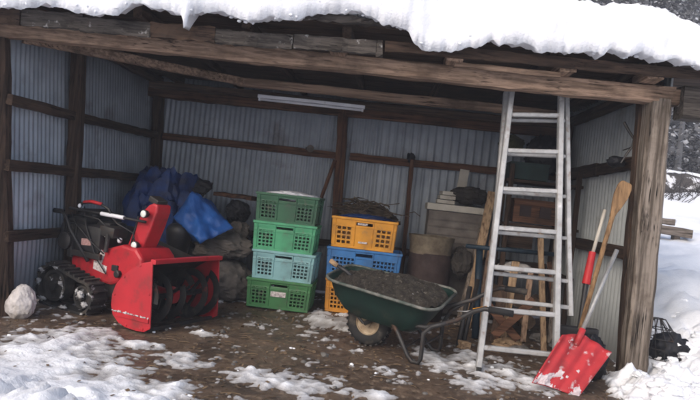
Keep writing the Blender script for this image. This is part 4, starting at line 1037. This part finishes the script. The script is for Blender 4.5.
# trestle of beams in the snow
bz = lambda u, v, y: at(u, v, y=y)
t = thing('snowy_trestle', 'low grey timber trestle standing in the snow beyond the shed', 'trestle', bz(670, 245, 9.0))
for (u0, v0, u1, v1, h_) in ((640, 218.5, 673, 222.5, .09), (640, 226, 690, 234, .13)):
    mb = MB(); mb.beam(bz(u0, v0, 9.0), bz(u1, v1, 9.0), .16, h_, jit=.003); mb.build('timber', 'grey_wood_x', t, world=True)
for u in (648, 676):
    p = bz(u, 233 + (u - 650) * .12, 9.05); mb = MB(); mb.beam(p, p - Vector((0, 0, .35)), .10, .10, up=(0, 1, 0)); mb.build('leg', 'grey_wood_z', t, world=True)
mb = MB(); p, q = bz(640, 215, 9.0), bz(672, 219.5, 9.0)
for k in range(9): mb.blob(p.lerp(q, k / 8) - Vector((0, 0, .02)), (.06, .07, .03), .3, 2, 3, k)
mb.build('snow_cap', 'snow', t, world=True, smooth=True)
# earth bank with a snow top across the field
mb = MB(); prev = None
for i in range(160):
    x = 2.6 + i * .1; row = []
    for k, (y, z) in enumerate(((13.1, -.25), (13.3, .10), (13.45, .28), (13.6, .42), (13.8, .55), (14.25, .52))):
        zz = terrain(x, 13.5) + .12 + z * .9 + .12 * fbm(Vector((x * 1.5, y * 2, k))) + .05 * fbm(Vector((x * 5, y * 5, k)))
        row.append(mb.bm.verts.new((x, y + .15 * fbm(Vector((x * .8, 0, k * .3))), zz)))
    if prev:
        for k in range(5): mb.bm.faces.new((prev[k], prev[k + 1], row[k + 1], row[k]))
    prev = row
kind(mb.build('earth_bank', 'bank_soil', smooth=True), 'structure')
# brushwood heap by the bank
for (x, y, sd, lb) in ((5.6, 12.6, 1, 'bare twiggy shrub poking out of the snow below the bank'), (6.6, 13.1, 2, 'denser bare shrub at the right end of the bank'), (4.9, 13.2, 3, 'small bare shrub nearest the shed post')):
    r4 = random.Random(sd); mb = MB(); z0 = terrain(x, y) + .12
    for k in range(46):
        an = r4.uniform(0, 6.28); L = r4.uniform(.3, .8); p = Vector((x + r4.gauss(0, .25), y + r4.gauss(0, .2), z0)); d = Vector((math.cos(an) * .7, math.sin(an) * .7, r4.uniform(.3, 1)))
        mid = p + d * L * .5 + Vector((r4.gauss(0, .05), 0, r4.gauss(0, .05)))
        mb.tube([p, mid, p + d * L], lambda f: .009 * (1 - .7 * f), 4)
    single(mb, 'bare_shrub', 'bark', lb, 'shrub', (x, y, z0), 'bare shrubs by the bank')

# ------------------------------------------------------------------ far woods on the hillside
mb = MB(); r5 = random.Random(5); snow_faces = []
bmw = mb.bm
def leafquad(c, s, tilt_, mi):
    a = r5.uniform(0, 6.28); u = Vector((math.cos(a), math.sin(a), r5.gauss(0, tilt_))); v = Vector((-math.sin(a), math.cos(a), r5.gauss(0, tilt_)))
    f = bmw.faces.new([bmw.verts.new(c + u * s * k1 + v * s * k2) for k1, k2 in ((-1, -.5), (.8, -.7), (1, .6), (-.7, .8))]); f.material_index = mi
for k in range(540):
    y = r5.uniform(20, 24) if k < 70 else r5.uniform(22, 32) if k < 190 or k > 470 else r5.uniform(29, 66); x = (r5.uniform(-.02, .85) if k < 400 else r5.uniform(-.8, 0)) * y + r5.uniform(-3, 3); z = terrain(x, y); h = r5.uniform(3, 7) if y < 30 else r5.uniform(4, 9)
    mb.tube([(x, y, z - .3), (x + r5.gauss(0, .2), y, z + h)], lambda f: .11 * (1 - .9 * f), 5)
    con = r5.random() < .5; near = y < 40 and k < 400
    for q in range(520 if near else 150):
        f = r5.random() ** .8; rad = (1 - f) * h * .24 + .25 if con else math.sin(max(.05, f) * 3.0) * h * .22 + .2
        an = r5.uniform(0, 6.28); rr = rad * math.sqrt(r5.random())
        c = Vector((x + rr * math.cos(an), y + rr * math.sin(an), z + h * (.0 + 1.0 * f) - rr * .2)); k_ = 1 if near else 1.6
        leafquad(c, r5.uniform(.03, .10) * k_, .6, 0)
        if r5.random() < .5: leafquad(c + Vector((0, -.02, .05)), r5.uniform(.03, .085) * k_, .5, 1)
o = mb.build('hillside_woods', ['needle', 'woods_snow', 'bark']); kind(o, 'stuff', 'snow dusted woods on the hillside behind the shed', 'woods')

# ------------------------------------------------------------------ litter on the yard
r6 = random.Random(21)
mb = MB()
for k in range(3800):
    x = r6.uniform(-2.7, 1.9); y = r6.uniform(3.0, 6.6) if r6.random() < .8 else r6.uniform(5.6, 7.2)
    if cover(x, y) > .0 and r6.random() < .85: continue
    s = r6.uniform(.006, .020); a = r6.uniform(0, 6.28); z = gz(x, y) + .004 + (max(0, cover(x, y)))
    u = Vector((math.cos(a), math.sin(a), r6.gauss(0, .25))) * s; v = Vector((-math.sin(a), math.cos(a), r6.gauss(0, .35))) * s * r6.uniform(.25, .8); c = Vector((x, y, z + s * .25))
    mb.quad(c - u, c - v * 1, c + u, c + v)
for k in range(300):
    x = r6.uniform(-2.6, 1.8); y = r6.uniform(3.2, 6.5); a = r6.uniform(0, 6.28); L = r6.uniform(.015, .06); z = gz(x, y) + .006
    mb.tube([(x - math.cos(a) * L, y - math.sin(a) * L, z), (x, y, z + .006), (x + math.cos(a) * L, y + math.sin(a) * L, z)], .002 + .002 * r6.random(), 4)
kind(mb.build('leaf_litter', 'leaf'), 'stuff', 'dead leaves and twigs scattered over the shed floor', 'litter')
mb = MB()
for k in range(240):
    x = r6.uniform(-2.7, 1.8); y = r6.uniform(2.9, 5.6); s = r6.uniform(.006, .02) * (1 if r6.random() < .9 else 1.8)
    if cover(x, y) > .01: continue
    mb.blob((x, y, gz(x, y) + s * .25), (s * 1.2, s, s * .7), .4, 1.5, 1, k)
kind(mb.build('gravel', 'stone'), 'stuff', 'small stones pressed into the muddy soil', 'gravel')
mb = MB()
for k in range(45):
    x = r6.uniform(-2.7, 1.9); y = r6.uniform(2.9, 5.0); s = r6.uniform(.004, .013)
    c_ = cover(x, y)
    if c_ < -.038 and r6.random() < .9: continue
    mb.blob((x, y, gz(x, y) + max(0, c_) + s * .3), (s * 1.3, s, s * .7), .4, 1.7, 1, k)
kind(mb.build('snow_lumps', 'snow'), 'stuff', 'small lumps of snow strewn over the yard', 'snow')
# rougher clods of shovelled snow by the right post
mb = MB()
for k in range(120):
    u = r6.uniform(596, 720); v = r6.uniform(352, 412)
    p = at(u, v, z=0.08); s = r6.uniform(.02, .065)
    if p.x < 1.5 or cover(p.x, p.y) < .03 or (p.x < 2.15 and p.y > 4.60): continue
    mb.blob((p.x, p.y, gz(p.x, p.y) + cover(p.x, p.y) - s * .05), (s * 1.25, s * 1.1, s * .6), .5, 1.2, 4, k)
kind(mb.build('snow_clods', 'snow', smooth=True), 'stuff', 'lumpy shovelled snow piled around the right post', 'snow')

# ------------------------------------------------------------------ snowy air
hz = MB(); hz.box((0, 60, 17), (700, 700, 44)); o = hz.build('haze', 'snow'); o['kind'] = 'stuff'
hm = bpy.data.materials.new('haze'); hm.use_nodes = True; hn = hm.node_tree.nodes; hn.clear()
ho = hn.new('ShaderNodeOutputMaterial'); hv_ = hn.new('ShaderNodeVolumePrincipled'); hv_.inputs['Color'].default_value = (.88, .91, 1, 1); hv_.inputs['Density'].default_value = .0028; hv_.inputs['Anisotropy'].default_value = .0
hm.node_tree.links.new(hv_.outputs['Volume'], ho.inputs['Volume']); o.data.materials[0] = hm

# ------------------------------------------------------------------ light
EL, AZ = 34.0, 212.0
wd = bpy.data.worlds.new('World'); S.world = wd; wd.use_nodes = True
nt = wd.node_tree; bg = nt.nodes['Background']
sk = nt.nodes.new('ShaderNodeTexSky'); sk.sky_type = 'NISHITA'; sk.sun_disc = False
sk.sun_elevation = R(EL); sk.sun_rotation = R(AZ); sk.air_density = 1.0; sk.dust_density = 4.0; sk.ozone_density = 1.0
hs = nt.nodes.new('ShaderNodeHueSaturation'); hs.inputs['Saturation'].default_value = .9
nt.links.new(sk.outputs['Color'], hs.inputs['Color']); nt.links.new(hs.outputs['Color'], bg.inputs['Color'])
bg.inputs['Strength'].default_value = .15
sd = bpy.data.lights.new('sun', 'SUN'); so = bpy.data.objects.new('sun', sd); COL.objects.link(so)
sd.energy = .5; sd.angle = R(75); sd.color = (1, .97, .95)
dv = Vector((math.sin(R(AZ)) * math.cos(R(EL)), math.cos(R(AZ)) * math.cos(R(EL)), math.sin(R(EL))))
so.rotation_euler = dv.to_track_quat('Z', 'Y').to_euler(); so.location = dv * 40

S.view_settings.view_transform = 'Standard'; S.view_settings.look = 'None'; S.view_settings.gamma = 1; S.view_settings.use_curve_mapping = False
S.view_settings.exposure = 0.8
S.cycles.use_denoising = True; S.cycles.volume_bounces = 2; S.cycles.filter_width = 1.9
S.cycles.max_bounces = 8; S.cycles.diffuse_bounces = 5
